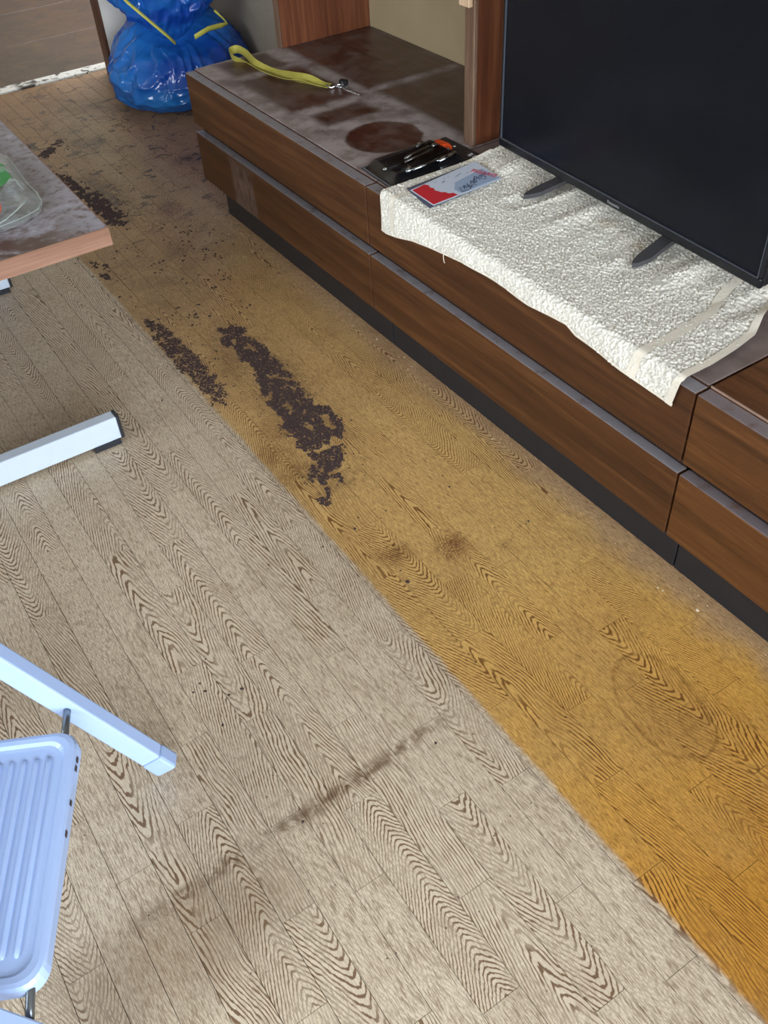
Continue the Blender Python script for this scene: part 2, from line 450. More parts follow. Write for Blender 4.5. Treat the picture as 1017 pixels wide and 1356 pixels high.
wn2 = struct('window_added', [(-2.68, -2.62, -1.5, 2.2, 1.30, 1.34), (-2.68, -2.62, -1.5, 2.2, 2.16, 2.2), (-2.68, -2.62, -1.5, -1.46, 1.34, 2.16), (-2.68, -2.62, 2.16, 2.2, 1.34, 2.16), (-2.68, -2.62, .32, .38, 1.34, 2.16)], M_ALU, label='unseen aluminium window added in the left wall for more daylight')  # added out of view to brighten towel, cabinet fronts and far end
for ya, yb in ((-1.46, .32), (.38, 2.16)):
    struct('pane', [(-2.653, -2.647, ya, yb, 1.34, 2.16)], M_GLASS, wn2)
# doorway: jamb, threshold, hall
M_JAMB = wood('jamb_brown', (58, 36, 26), (84, 54, 38), (112, 76, 54), 'z', .5, dust=(.4, (140, 125, 115)))
struct('trim_1', [(JX-.012, JX-.001, 3.898, 3.965, 0, 2.05)], M_JAMB, label='brown wooden door jamb beside the blue bag')
q = NT('chipped_white_threshold'); p = q.pos()
ch = q.mx(q.ss(q.noise(p, 26, 5, .7), .56, .60), q.mul(q.ss(q.noise(p, 9, 3), .46, .52), q.mul(q.inv(q.ss(q.sep(p)[0], .93, .99)), q.ss(q.sep(p)[0], .83, .87))))
M_THR = q.done(q.mix(ch, s2l((205, 200, 190)), s2l((52, 42, 36))), .6)
struct('trim_2', [(-.35, JX+.2, 4.035, 4.10, -.06, .006)], M_THR, label='chipped white door threshold strip', bev=.002)
q = NT('hall_floor_brown'); p = q.pos()
a = q.noise(p, 8, 5, .65, .8); P_ = q.sep(p)
cr = q.n('ShaderNodeTexVoronoi', feature='DISTANCE_TO_EDGE'); cr.inputs['Scale'].default_value = 7
q.l(q.comb(q.mul(q.add(P_[0], q.mul(a, .35)), .75), q.add(P_[1], q.mul(q.noise(p, 20, 3), .12)), 0), cr.inputs['Vector'])
sc = q.mul(q.inv(q.ss(cr.outputs['Distance'], .0, .07)), q.ss(q.noise(p, 16, 4), .42, .55))
col = q.mix(q.ss(a, .35, .68), s2l((72, 52, 34)), s2l((48, 33, 23)))
col = q.mix(q.mul(q.ss(P_[0], 1.0, 1.35), .5), col, s2l((70, 40, 28)))
col = q.mix(q.mul(q.mx(sc, q.ss(q.noise(q.comb(q.mul(P_[0], 9), q.mul(P_[1], 16), 1.0), 1, 5, .62, .9), .55, .61)), .85), col, s2l((44, 30, 24)))
M_HALL = q.done(col, .5)
hf = struct('floor_hall', [(-.6, 2.6, 4.03, 5.6, -.07, -.012)], M_SEAM, label='scuffed brown boards of the hall beyond the doorway')
for i, (ya, yb) in enumerate(((4.105, 4.62), (4.624, 5.13), (5.134, 5.6))):
    bm = bmesh.new(); box(bm, -.6, 2.6, ya, yb, -.012, -.002, .0015); link('board', bm, M_HALL, hf)
struct('wall_hall', [(-.7, 2.7, 5.6, 5.7, -.07, 2.4), (2.6, 2.7, 4.06, 5.6, -.07, 2.4), (-.7, -.6, 4.06, 5.6, -.07, 2.4)], M_WALL2, label='walls of the hall')

# =================================================================== CABINETS
DUSTC = (128, 118, 116)
M_FRONT = wood('walnut_front', (48, 27, 15), (76, 45, 25), (106, 68, 38), 'y', .38, dust=(1.0, (136, 130, 132)))
M_FRONT_C = wood('walnut_front_lit', (58, 34, 18), (92, 56, 30), (122, 80, 46), 'y', .34, dust=(.9, (126, 116, 118)))  # lighter walnut copy, the near cabinet's stronger light put into the colour
M_FRONT_R = wood('walnut_front_rubbed', (48, 27, 15), (76, 45, 25), (106, 68, 38), 'y', .42, dust=(1.0, (136, 130, 132)), rub=(2.245, 2.375, .06, .222))
M_CARC = plain('carcass_dark', (48, 32, 24), .6)
M_KICK = plain('black_plinth', (31, 32, 37), .45, var=.35, scale=25)
def top_mat(kind):
    q = NT('cabinet_top_'+kind); p = q.pos(); P = q.sep(p); X, Y = P[0], P[1]
    a = q.noise(q.vmul(p, (34, 1.6, 34)), 1, 4, .6, .5); b = q.noise(q.vmul(p, (160, 9, 160)), 1, 3)
    cold = q.ramp(q.add(q.mul(a, .6), q.mul(b, .4)), [(.36, s2l((56, 34, 26))), (.55, s2l((78, 50, 38))), (.7, s2l((102, 70, 52)))])
    n1 = q.noise(p, 16, 5, .65); n2 = q.noise(p, 70, 4, .6)
    wob = q.mul(q.sub(n1, .5), .022)
    x, y = q.add(X, wob), q.add(Y, q.mul(q.sub(n2, .5), .014))
    if kind == 'marked':
        clean = None
        for r in ((1.075, 1.262, 2.118, 2.405), (1.085, 1.245, 2.445, 2.575), (1.31, 1.60, 2.135, 2.60), (1.325, 1.60, 1.66, 2.105), (1.10, 1.25, 1.985, 2.075)):
            m = q.rect(x, y, *r, .016); clean = m if clean is None else q.mx(clean, m)
        ci = q.inv(q.ss(q.ell(x, y, 1.172, 1.845, .093, .093), .93, 1.05)); clean = q.mx(clean, ci)
        dust = q.add(q.mul(q.inv(clean), q.add(.34, q.mul(q.ss(n1, .3, .6), .45))), q.mul(q.ss(n1, .38, .7), .20))
        ring = q.mul(q.inv(q.ss(q.ma('ABSOLUTE', q.sub(q.ell(x, y, 1.172, 1.845, .093, .093), 1.1)), .02, .16)), .22)
        dust = q.mx(dust, q.add(ring, q.mul(dust, .8)))
        cold = q.mix(q.mul(ci, .7), cold, q.mix(1.0, cold, (1.15, .75, .70), 'MULTIPLY'))
    elif kind == 'film':
        dust = q.add(.30, q.mul(q.ss(n1, .3, .7), .22))
    else:
        dust = q.mul(q.ss(n2, .62, .72), .18)
        cold = q.ramp(q.add(q.mul(a, .6), q.mul(b, .4)), [(.36, s2l((70, 42, 26))), (.55, s2l((104, 66, 40))), (.7, s2l((132, 88, 56)))])
    nz = q.sep(q.n('ShaderNodeNewGeometry').outputs['Normal'])[2]
    dust = q.mul(dust, q.ss(nz, .3, .9))
    return q.done(q.mix(dust, cold, s2l((164, 152, 148))), q.add(.32, q.mul(dust, .5)), spec=.45)
TOPM = {k: top_mat(k) for k in ('marked', 'film', 'clean')}
M_EDGE = plain('worn_pale_edge', (150, 122, 104), .6, var=.3, scale=60)
def cabinet(y0, y1, ky0, ky1, kind, fm, label):
    c = root('low_cabinet', label, 'cabinet', (1.31, (y0+y1)/2, 0), group='low wall cabinets')
    bm = bmesh.new(); box(bm, 1.046, 1.60, y0, y1, .085, .384); link('body', bm, M_CARC, c)
    bm = bmesh.new(); box(bm, 1.027, 1.60, y0, y1, .384, .400, .0015); link('top', bm, TOPM[kind], c)
    if kind == 'clean':
        bm = bmesh.new(); box(bm, 1.0265, 1.0285, y0, y1, .3975, .4008); link('edge_strip', bm, M_EDGE, c)
    bm = bmesh.new(); box(bm, .998, 1.0262, y0, y1, .259, .3965, .0018, seg=2); link('drawer_front', bm, fm, c)
    bm = bmesh.new(); box(bm, .998, 1.0215, y0, y1, .0935, .2335, .0018, seg=2); link('drawer_front', bm, M_FRONT_R if kind == 'marked' else fm, c)
    bm = bmesh.new(); box(bm, 1.0225, 1.046, y0+.004, y1-.004, .10, .372); link('drawer_box', bm, M_CARC, c)
    bm = bmesh.new(); box(bm, 1.027, 1.046, ky0, ky1, 0, .086, .001); link('plinth', bm, M_KICK, c)
    return c
cabinet(1.659, 2.588, 1.622, 2.515, 'marked', M_FRONT, 'walnut low cabinet with dusty outlines and yellow lanyard on its top')
cabinet(.7185, 1.655, .7055, 1.619, 'film', M_FRONT, 'walnut low cabinet under the television and cream towel')
cabinet(-.42, .7145, -.40, .7025, 'clean', M_FRONT_C, 'walnut low cabinet with clean bare top beside the towel')
# wall unit standing on the cabinets
M_RED = wood('mahogany_panel', (70, 34, 21), (104, 58, 36), (136, 84, 54), 'z', .42, fine=.5, dust=(.5, DUSTC))
M_POST = wood('worn_walnut_edge', (78, 56, 42), (104, 78, 60), (140, 112, 92), 'z', .6)
q = NT('cream_back_board'); p = q.pos(); M_CREAM = q.done(q.mix(q.noise(p, 5, 4), s2l((176, 156, 122)), s2l((150, 130, 98))), .6)
M_PALE = wood('pale_raw_wood', (176, 142, 112), (202, 170, 138), (220, 192, 162), 'z', .6)
wu = root('wall_unit', 'tall mahogany shelf unit with cream back standing on the cabinets', 'shelf unit', (1.45, 1.3, .4))
bm = bmesh.new(); box(bm, 1.300, 1.60, 2.566, 2.588, .4005, 2.0, .001); link('end_panel', bm, M_RED, wu)
bm = bmesh.new(); box(bm, 1.2935, 1.2995, 2.566, 2.588, .4005, 2.0, .001); link('edge_strip', bm, M_POST, wu)
bm = bmesh.new(); box(bm, 1.303, 1.598, 1.664, 1.694, .4005, 2.0, .001); dv = link('divider', bm, M_RED, wu)
bm = bmesh.new(); box(bm, 1.292, 1.3025, 1.662, 1.696, .4005, 2.0, .002); link('edge_strip', bm, M_POST, wu)
bm = bmesh.new(); box(bm, 1.303, 1.598, -.42, -.39, .4005, 2.0, .001); link('end_panel', bm, M_RED, wu)
bm = bmesh.new(); box(bm, 1.6005, 1.612, -.42, 2.588, .4005, 2.0); link('back_panel', bm, M_CREAM, wu)
bm = bmesh.new(); box(bm, 1.31, 1.598, 1.695, 2.565, .690, .715, .001); link('shelf', bm, M_RED, wu)
bm = bmesh.new(); box(bm, 1.281, 1.2915, 1.668, 1.702, .690, 2.0, .001); link('stile', bm, M_PALE, wu)
bm = bmesh.new(); box(bm, 1.303, 1.598, -.39, 1.663, .96, .985, .001); link('shelf', bm, M_RED, wu)

# =================================================================== TELEVISION
A = np.array([1.2600, 1.531, .455]); B = np.array([1.2205, .804, .455])
TW = float(np.linalg.norm(A-B)); ctr = (A+B)/2; dv = (B-A)/TW          # local +x runs from far end to near end
rz = math.atan2(dv[1], dv[0])
M_TVB = plain('glossy_black_bezel', (22, 23, 27), .22, var=.1)
M_TVK = plain('black_plastic_back', (20, 20, 22), .5)
q = NT('dusty_screen'); p = q.obj()
M_SCR = q.done(q.mix(q.mul(q.ss(q.noise(p, 9, 4), .35, .7), .6), s2l((15, 17, 24)), s2l((20, 23, 31))), q.add(.20, q.mul(q.noise(p, 6, 3), .10)), spec=.24)
M_FOOT = plain('dark_grey_foot', (84, 82, 84), .32, .35)
tv = root('television', 'flat black television on two grey feet standing on the towel', 'television', (ctr[0], ctr[1], .412), rz)
TH = TW*.5775; zb = .043; hw = TW/2                                      # local y runs away from the viewer
bm = bmesh.new(); box(bm, -hw, hw, .004, .035, zb, zb+TH, .006, seg=2); link('housing', bm, M_TVK, tv, world=False)
bm = bmesh.new(); box(bm, -hw*.75, hw*.75, .03, .075, zb+.03, zb+TH*.6, .012, seg=2); link('rear_cover', bm, M_TVK, tv, world=False)
bm = bmesh.new(); box(bm, -hw+.009, hw-.009, .0025, .006, zb+.019, zb+TH-.010); link('screen', bm, M_SCR, tv, world=False)
bm = bmesh.new()
box(bm, -hw, hw, 0, .010, zb, zb+.0185, .003, seg=2); link('bezel', bm, M_TVB, tv, world=False)
for n_, a in (('bezel', (-hw, -hw+.0085, 0, .010, zb+.0185, zb+TH)), ('bezel', (hw-.0085, hw, 0, .010, zb+.0185, zb+TH)), ('bezel', (-hw+.0085, hw-.0085, 0, .010, zb+TH-.0095, zb+TH))):
    bm = bmesh.new(); box(bm, *a, bev=.002); link(n_, bm, M_TVB, tv, world=False)
M_RIM = plain('thin_grey_rim', (88, 92, 100), .3, .4)
bm = bmesh.new(); box(bm, -hw+.008, hw-.008, -.0006, .003, zb+.0175, zb+.0190); link('rim', bm, M_RIM, tv, world=False)
bm = bmesh.new(); box(bm, -hw+.0075, -hw+.0088, -.0006, .003, zb+.0190, zb+TH-.01); link('rim', bm, M_RIM, tv, world=False)
bm = bmesh.new(); box(bm, hw-.0088, hw-.0075, -.0006, .003, zb+.0190, zb+TH-.01); link('rim', bm, M_RIM, tv, world=False)
TVI = ORG[tv.name].inverted()
for tip in (((694.5, 264.5), (752, 240)), ((838.5, 356), (887, 320))):
    a = TVI @ Vector(onz(tip[0], .412)); b = TVI @ Vector(onz(tip[1], .428))
    a.z = 0; b.z = 0; d = (b-a).normalized(); nrm = Vector((-d.y, d.x, 0)); Lf = .135
    bm = bmesh.new()
    def fp(u, v):
        k = (v-.5)*2
        wdt = .0130*(min(1, (u/.22)**.55) if u < .22 else 1)
        z = .009+.026*u
        return a+d*(Lf*u)+nrm*(wdt*k+.004*max(0, .22-u)/.22)+Vector((0, 0, z))
    g = grid(bm, fp, 22, 6)
    ex = bmesh.ops.extrude_face_region(bm, geom=bm.faces[:])
    nv = [v for v in ex['geom'] if isinstance(v, bmesh.types.BMVert)]
    bmesh.ops.translate(bm, vec=(0, 0, -.009), verts=nv)
    link('foot', bm, M_FOOT, tv, world=False)
def text_mesh(s, size, mat, name, parent, M4, depth=.0002):
    cu = bpy.data.curves.new(name, 'FONT'); cu.body = s; cu.size = size; cu.extrude = depth; cu.align_x = 'CENTER'; cu.align_y = 'CENTER'; cu.resolution_u = 3
    to = bpy.data.objects.new(name+'_tmp', cu); COL.objects.link(to)
    dg = bpy.context.evaluated_depsgraph_get(); me = bpy.data.meshes.new_from_object(to.evaluated_get(dg))
    bpy.data.objects.remove(to, do_unlink=True)
    me.name = name; me.transform(M4); me.materials.clear(); me.materials.append(mat)
    o = bpy.data.objects.new(name, me); COL.objects.link(o); o.parent = parent; return o
M_SILV = plain('silver_lettering', (190, 192, 196), .3, .6)
text_mesh('Panasonic', .0085, M_SILV, 'lettering', tv, Matrix.Translation((0.005, -.0006, zb+.0088)) @ Matrix.Rotation(math.pi/2, 4, 'X'))

# =================================================================== TOWEL
q = NT('cream_terry'); p = q.obj()
at = q.n('ShaderNodeAttribute'); at.attribute_name = 'stain'
c = q.mix(q.noise(p, 55, 4), s2l((230, 225, 213)), s2l((216, 209, 194)))
c = q.mix(at.outputs['Fac'], c, s2l((176, 150, 112)))
q.bump(q.noise(p, 900, 2), .5, .001)
M_TERRY = q.done(c, .95, spec=.1, **{'Sheen Weight': .3})
q = NT('woven_towel_band'); p = q.obj()
q.bump(q.noise(q.vmul(p, (300, 900, 900)), 1, 2), .4, .0006)
M_BAND = q.done(s2l((226, 216, 198)), .9, spec=.1)
def zt(x, y): return .4005
YR_X = []; 
for px in ((887, 538), (900.6, 512), (918, 494), (942, 482), (974, 462), (998, 444), (1008, 423), (1015, 414)):
    w = onz(px, .412); YR_X.append((w[0], w[1]))
YR_X = sorted(YR_X[2:]) + [(1.42, .83)]
yrx = [a for a, b in YR_X]; yry = [b for a, b in YR_X]
hang = []
for px in ((510, 309), (524, 314), (545, 319), (580, 335), (610, 347), (640, 365), (668, 383), (700, 405), (725, 418), (748, 431), (760, 446), (790, 467), (830, 497), (860, 520), (886, 538)):
    w = onx(px, .988); hang.append((w[1], w[2]))
hang = sorted(hang); hy = [a for a, b in hang]; hz = [b for a, b in hang]
XB, XF, RT = 1.415, .9935, .010
YL = 1.5885
def towel_pt(s, t, lift=0.0, terry=True):
    """s 0..1 far end -> near end, t 0..1 back edge -> hanging hem"""
    hem_y = YL+s*(.752-YL)
    hz_ = interp(hem_y, hy, hz)
    l1 = XB-XF-RT; l2 = RT*math.pi/2; l3 = max(.004, .412-RT-hz_)
    L = l1+l2+l3; a = t*L
    if a < l1: xx = XB-a; zz = .4115; nx, nz = 0, 1
    elif a < l1+l2:
        th = (a-l1)/RT; xx = XF+RT-RT*math.sin(th); zz = .4115-RT+RT*math.cos(th); nx, nz = -math.sin(th), math.cos(th)
    else: xx = XF; zz = .4115-RT-(a-l1-l2); nx, nz = -1, 0
    yr = interp(xx, yrx, yry) if nz > .5 else lerp(interp(XF+RT, yrx, yry), .756, min(1, (a-l1)/(l2+l3)))
    yy = YL+s*(yr-YL)
    if nz > .3:                                   # folds pushed up in front of the television
        k = sstep(xx, 1.08, 1.27)
        w = mnoise.noise((yy*7, xx*2.2, 3.1))
        f1 = max(0, math.sin(yy*46+w*3.0+xx*7))**2
        f2 = abs(mnoise.noise((yy*15, xx*4, 8.7)))
        k *= 1-sstep(yy, 1.38, 1.46)*(1-sstep(xx, 1.20, 1.27))
        zz += k*(.007*f1+.011*f2)
        zz += .006*sstep(xx, 1.22, 1.32)*(.5+.5*math.sin(yy*21+1.2))
        b = math.exp(-((yy-.84)/.02)**2)*sstep(xx, 1.18, 1.28); zz += .010*b
        if yy < .80: zz += .012*sstep(xx, 1.20, 1.27)*math.sin(max(0, (.80-yy))*40)**2
        for (fx, fy) in ((1.235, 1.36), (1.21, 1.035)):           # pressed flat under the feet
            dd = math.hypot((xx-fx)/.09, (yy-fy)/.03)
            if dd < 1.2: zz = lerp(zz, .4095, 1-sstep(dd, .6, 1.2))
    else:
        xx -= .004*(.5+.5*math.sin(yy*30+mnoise.noise((yy*5, zz*9, 0))*3))*min(1, (a-l1)/.03)
    d = lift
    if terry:
        d += .0034*mnoise.noise((xx*250, yy*250, zz*250))+.0022*mnoise.noise((xx*470, yy*470, zz*470+5))
        d += .0012*mnoise.noise((xx*40, yy*40, zz*40))
    return Vector((xx+nx*d, yy, zz+nz*d))
def towel_mesh(name, s0, s1, t0, t1, ns, nt, lift, terry, mat, parent=None, smooth=True, thick=.0):
    bm = bmesh.new()
    grid(bm, lambda u, v: towel_pt(lerp(s0, s1, u), lerp(t0, t1, v), lift, terry), ns, nt)
    if thick:
        ex = bmesh.ops.solidify(bm, geom=bm.faces[:], thickness=thick)
    return link(name, bm, mat, parent, smooth=smooth)
S_BL, S_BR = (.044, .062), (.882, .905)
tw = towel_mesh('towel', .0, 1, 0, 1, 560, 330, .0, True, M_TERRY)
att = tw.data.attributes.new('stain', 'FLOAT', 'POINT')
base_at(tw); off = tw.location
vals = []
for v in tw.data.vertices:
    w = v.co+off
    s = max(0, 1-math.hypot((w.x-1.235)/.016, (w.y-1.085)/.022))*1.1+max(0, 1-math.hypot((w.x-1.25)/.03, (w.y-1.18)/.03))*.6
    s = s*(.6+.8*mnoise.noise(w*120))
    s += .22*sstep(w.x, 1.12, 1.32)*(.5+.5*mnoise.noise(w*25))
    vals.append(min(1, max(0, s)))
att.data.foreach_set('value', vals)
tag(tw, 'cream terry towel draped over the cabinet edge under the television', 'towel')
towel_mesh('woven_band', *S_BL, .33, 1, 6, 110, .0010, False, M_BAND, tw)
towel_mesh('woven_band', *S_BR, .20, 1, 8, 150, .0013, False, M_BAND, tw)
towel_mesh('hem', .986, 1.003, .25, 1.002, 6, 150, .0016, False, M_BAND, tw)
towel_mesh('hem', -.002, .004, .25, 1.002, 4, 120, .0004, False, M_BAND, tw)
towel_mesh('hem', -.002, 1.004, .990, 1.003, 300, 5, .0004, False, M_BAND, tw)
w = onx((589, 339), .988)
bm = bmesh.new(); tube(bm, [(.986, w[1], w[2]+.008), (.985, w[1]+.001, w[2]), (.986, w[1]+.0005, w[2]-.010), (.986, w[1]-.002, w[2]-.014)], .0007, 6)
link('loose_thread', bm, M_BAND, tw)

# =================================================================== BLISTER PACK
M_CARD = plain('black_card', (30, 30, 36), .35)
q = NT('clear_plastic')
tr = q.n('ShaderNodeBsdfTransparent'); tr.inputs[0].default_value = (.95, .96, .97, 1)
gl = q.n('ShaderNodeBsdfGlossy'); gl.inputs['Roughness'].default_value = .08
lw = q.n('ShaderNodeLayerWeight'); lw.inputs[0].default_value = .35
mxs = q.n('ShaderNodeMixShader'); q.l(q.add(.05, q.mul(lw.outputs['Fresnel'], .75)), mxs.inputs[0]); q.l(tr.outputs[0], mxs.inputs[1]); q.l(gl.outputs[0], mxs.inputs[2])
q.l(mxs.outputs[0], q.t.nodes['Material Output'].inputs[0]); M_CLEAR = q.m
M_CHROME = plain('chrome', (214, 218, 222), .14, 1.0, var=.03)
M_TOOLB = plain('black_tool_grip', (20, 21, 24), .3)
M_ORANGE = plain('orange_plastic', (232, 84, 30), .4)
M_LABEL = plain('grey_label', (66, 66, 72), .5)
M_WHITE = plain('white_print', (225, 226, 230), .5, var=.03)
pk = root('tool_pack', 'clear blister pack of black and chrome tools on the cabinet', 'package', (1.157, 1.664, .4005))
def L2(poly, z0, z1, mat, name, parent, bev=0.0):
    bm = bmesh.new(); prism(bm, poly, z0, z1)
    if bev: bmesh.ops.bevel(bm, geom=bm.edges[:], offset=bev, segments=2, affect='EDGES')
    return link(name, bm, mat, parent)
cn = [tuple(onz(p, .402)[:2]) for p in ((478, 222), (520, 251), (650, 211), (590, 181))]
L2(cn, .4008, .4016, M_CARD, 'backing_card', pk)
def pkp(u, v):    # u along the long side, v across (0 near front edge of picture ... )
    a = Vector(cn[0]).lerp(Vector(cn[3]), u); b = Vector(cn[1]).lerp(Vector(cn[2]), u)
    return a.lerp(b, v)
def blis(u, v):
    x = pkp(lerp(.015, .80, u), lerp(.06, .96, v))
    e = min(u, 1-u)*10; f = min(v, 1-v)*7
    h = .0022+.020*sstep(min(e, f), .0, 1.0)
    return Vector((x.x, x.y, .4015+h))
bm = bmesh.new(); grid(bm, blis, 40, 24); link('blister', bm, M_CLEAR, pk)
def rod(name, pts, r, mat, flat=1.0):
    bm = bmesh.new(); tube(bm, [(*pkp(u, v), .4016+z) for u, v, z in pts], r, 10, flat=flat); return link(name, bm, mat, pk, smooth=True)
rod('tool_handle', [(.16, .42, .009), (.32, .44, .010), (.50, .36, .010), (.70, .28, .009)], [.008, .007, .0055, .005], M_TOOLB)
rod('tool_handle', [(.22, .60, .009), (.40, .64, .010), (.58, .60, .010), (.74, .52, .009)], [.009, .008, .006, .005], M_TOOLB)
rod('tool_bar', [(.34, .40, .015), (.50, .33, .016), (.68, .24, .013)], .0034, M_CHROME)
rod('tool_bar', [(.30, .50, .015), (.48, .46, .016), (.66, .38, .014)], .0030, M_CHROME)
rod('tool_bar', [(.28, .76, .012), (.46, .74, .013), (.66, .66, .012)], .0038, M_CHROME)
rod('tool_shaft', [(.58, .70, .008), (.70, .66, .009), (.80, .62, .008)], [.006, .007, .005], M_CHROME)
rod('tool_head', [(.10, .42, .008), (.16, .42, .009)], .004, M_CHROME)
rod('tool_head', [(.23, .72, .008), (.27, .71, .011), (.31, .70, .008)], [.006, .010, .006], M_CHROME)
rod('tool_jaw', [(.60, .10, .008), (.66, .08, .012), (.72, .12, .008)], [.004, .007, .004], M_CHROME)
rod('tool_jaw', [(.70, .26, .008), (.74, .24, .012), (.78, .28, .008)], [.004, .006, .004], M_CHROME)
for (u, v, r_) in ((.20, .30, .008), (.245, .50, .008), (.805, .44, .005), (.79, .36, .004)):
    c = pkp(u, v); bm = bmesh.new()
    bmesh.ops.create_uvsphere(bm, u_segments=14, v_segments=8, radius=r_, matrix=Matrix.Translation((c.x, c.y, .4016+.008)) @ Matrix.Diagonal((1, 1, .6, 1)))
    link('bolt', bm, M_CHROME if r_ < .006 else M_TOOLB, pk, smooth=True)
M_RIMP = plain('pale_rim_highlight', (120, 122, 128), .2, spec=.8, Alpha=.6)  # pale tube along the blister rim, painting its edge highlights
bm = bmesh.new(); tube(bm, [(*pkp(u, v), .4026) for u, v in ((.012, .04), (.40, .03), (.80, .04), (.81, .50), (.80, .97), (.40, .98), (.012, .97), (.010, .5), (.012, .04))], .0012, 6); link('blister_rim_highlight', bm, M_RIMP, pk)
oc = [pkp(u, v) for u, v in ((.79, .16), (.83, .08), (.87, .12), (.885, .30), (.865, .42), (.845, .30), (.815, .30), (.795, .26))]
L2([tuple(c) for c in oc], .4020, .4110, M_ORANGE, 'clip', pk, .0012)
L2([tuple(pkp(u, v)) for u, v in ((.885, .66), (.90, .92), (.985, .90), (.965, .64))], .4017, .4020, M_LABEL, 'label_patch', pk)
for k, (u, v) in enumerate(((.905, .72), (.925, .71), (.945, .70), (.915, .80), (.94, .79))):
    c = pkp(u, v); L2([(c.x-.002, c.y-.004), (c.x+.002, c.y-.004), (c.x+.002, c.y+.004), (c.x-.002, c.y+.004)], .4020, .4022, M_WHITE, 'print_mark', pk)
c = pkp(.93, .34); L2([(c.x-.003, c.y-.003), (c.x+.003, c.y-.003), (c.x+.003, c.y+.003), (c.x-.003, c.y+.003)], .4017, .4019, M_WHITE, 'print_mark', pk)

# =================================================================== LEAFLETS
M_PAPER = plain('blue_white_paper', (206, 214, 228), .55, var=.03)
M_PAPER2 = plain('paper_blue_panel', (158, 176, 202), .55, var=.06)
M_RED_P = plain('red_print', (204, 40, 52), .55, var=.05)
M_INK = plain('blue_black_ink', (54, 62, 86), .6, var=.2)
M_DKP = plain('dark_print_paper', (92, 94, 112), .5, var=.5, scale=90)
def leaflet(name, label, pxs, z, mat, thick=.0006):
    cs = [onz(p, z) for p in pxs]
    c0 = sum(cs)/4
    o = root(name, label, 'leaflet', (c0[0], c0[1], z))
    bm = bmesh.new(); prism(bm, [(c[0], c[1]) for c in cs], z, z+thick); link('sheet', bm, mat, o)
    C4 = [Vector((c[0], c[1])) for c in cs]
    def at(u, v): return (C4[0].lerp(C4[3], u)).lerp(C4[1].lerp(C4[2], u), v)     # u: left->right long side, v: back->front
    return o, at
lz = .4180
o2, at2 = leaflet('leaflet', 'dark printed leaflet half hidden under the red and white leaflet', ((538, 250), (569, 276), (648, 244), (620, 218)), lz-.0030, M_DKP)
o1, at1 = leaflet('leaflet', 'white leaflet with red block and red lettering lying on the towel', ((543, 252), (574, 272.5), (664.5, 237), (629.5, 214)), lz, M_PAPER)
zt_ = lz+.0006
def flat(pts, mat, name, k=0):
    L2([tuple(at1(u, v)) for u, v in pts], zt_+.00005, zt_+.0003+k*.0002, mat, name, o1)
flat([(.015, .06), (.20, .03), (.23, .14), (.21, .24), (.235, .33), (.215, .44), (.24, .55), (.25, .62), (.285, .66), (.30, .78), (.35, .82), (.36, .96), (.015, .96)], M_RED_P, 'red_block')
flat([(.50, .46), (.95, .36), (.985, .94), (.42, .95), (.40, .72)], M_PAPER2, 'picture_panel')
def stroke(pts, wd, mat, name):
    P_ = [at1(u, v) for u, v in pts]
    bm = bmesh.new(); tube(bm, [(p.x, p.y, zt_+.0006) for p in P_], wd, 4, flat=.3); link(name, bm, mat, o1)
rr = random.Random(5)
for k in range(16):
    u = .44+.42*k/15; v = .90-.34*k/15
    pts = [(u, v)]
    for s in range(5): u += rr.uniform(-.02, .045); v += rr.uniform(-.10, .09); pts.append((min(.9, max(.42, u)), min(.93, max(.5, v))))
    stroke(pts, rr.uniform(.0007, .0013), M_INK, 'drawing_line')
for k in range(9):
    u = .30+rr.random()*.45; v = .10+rr.random()*.20
    stroke([(u, v), (u+.02+rr.random()*.03, v-.01+rr.random()*.03)], .0005, M_INK, 'print_line')
a, b = at1(.80, .50), at1(.99, .62)
ang = math.atan2(b.y-a.y, b.x-a.x)
ex = at1(.905, .56)
d = (at1(.96, .80)-at1(.84, .36)); ang = math.atan2(d.y, d.x)
text_mesh('FIGARO', .020, M_RED_P, 'lettering', o1, Matrix.Translation((ex.x-o1.location.x, ex.y-o1.location.y, .0013)) @ Matrix.Rotation(ang, 4, 'Z') @ Matrix.Diagonal((.85, 1, 1, 1)))

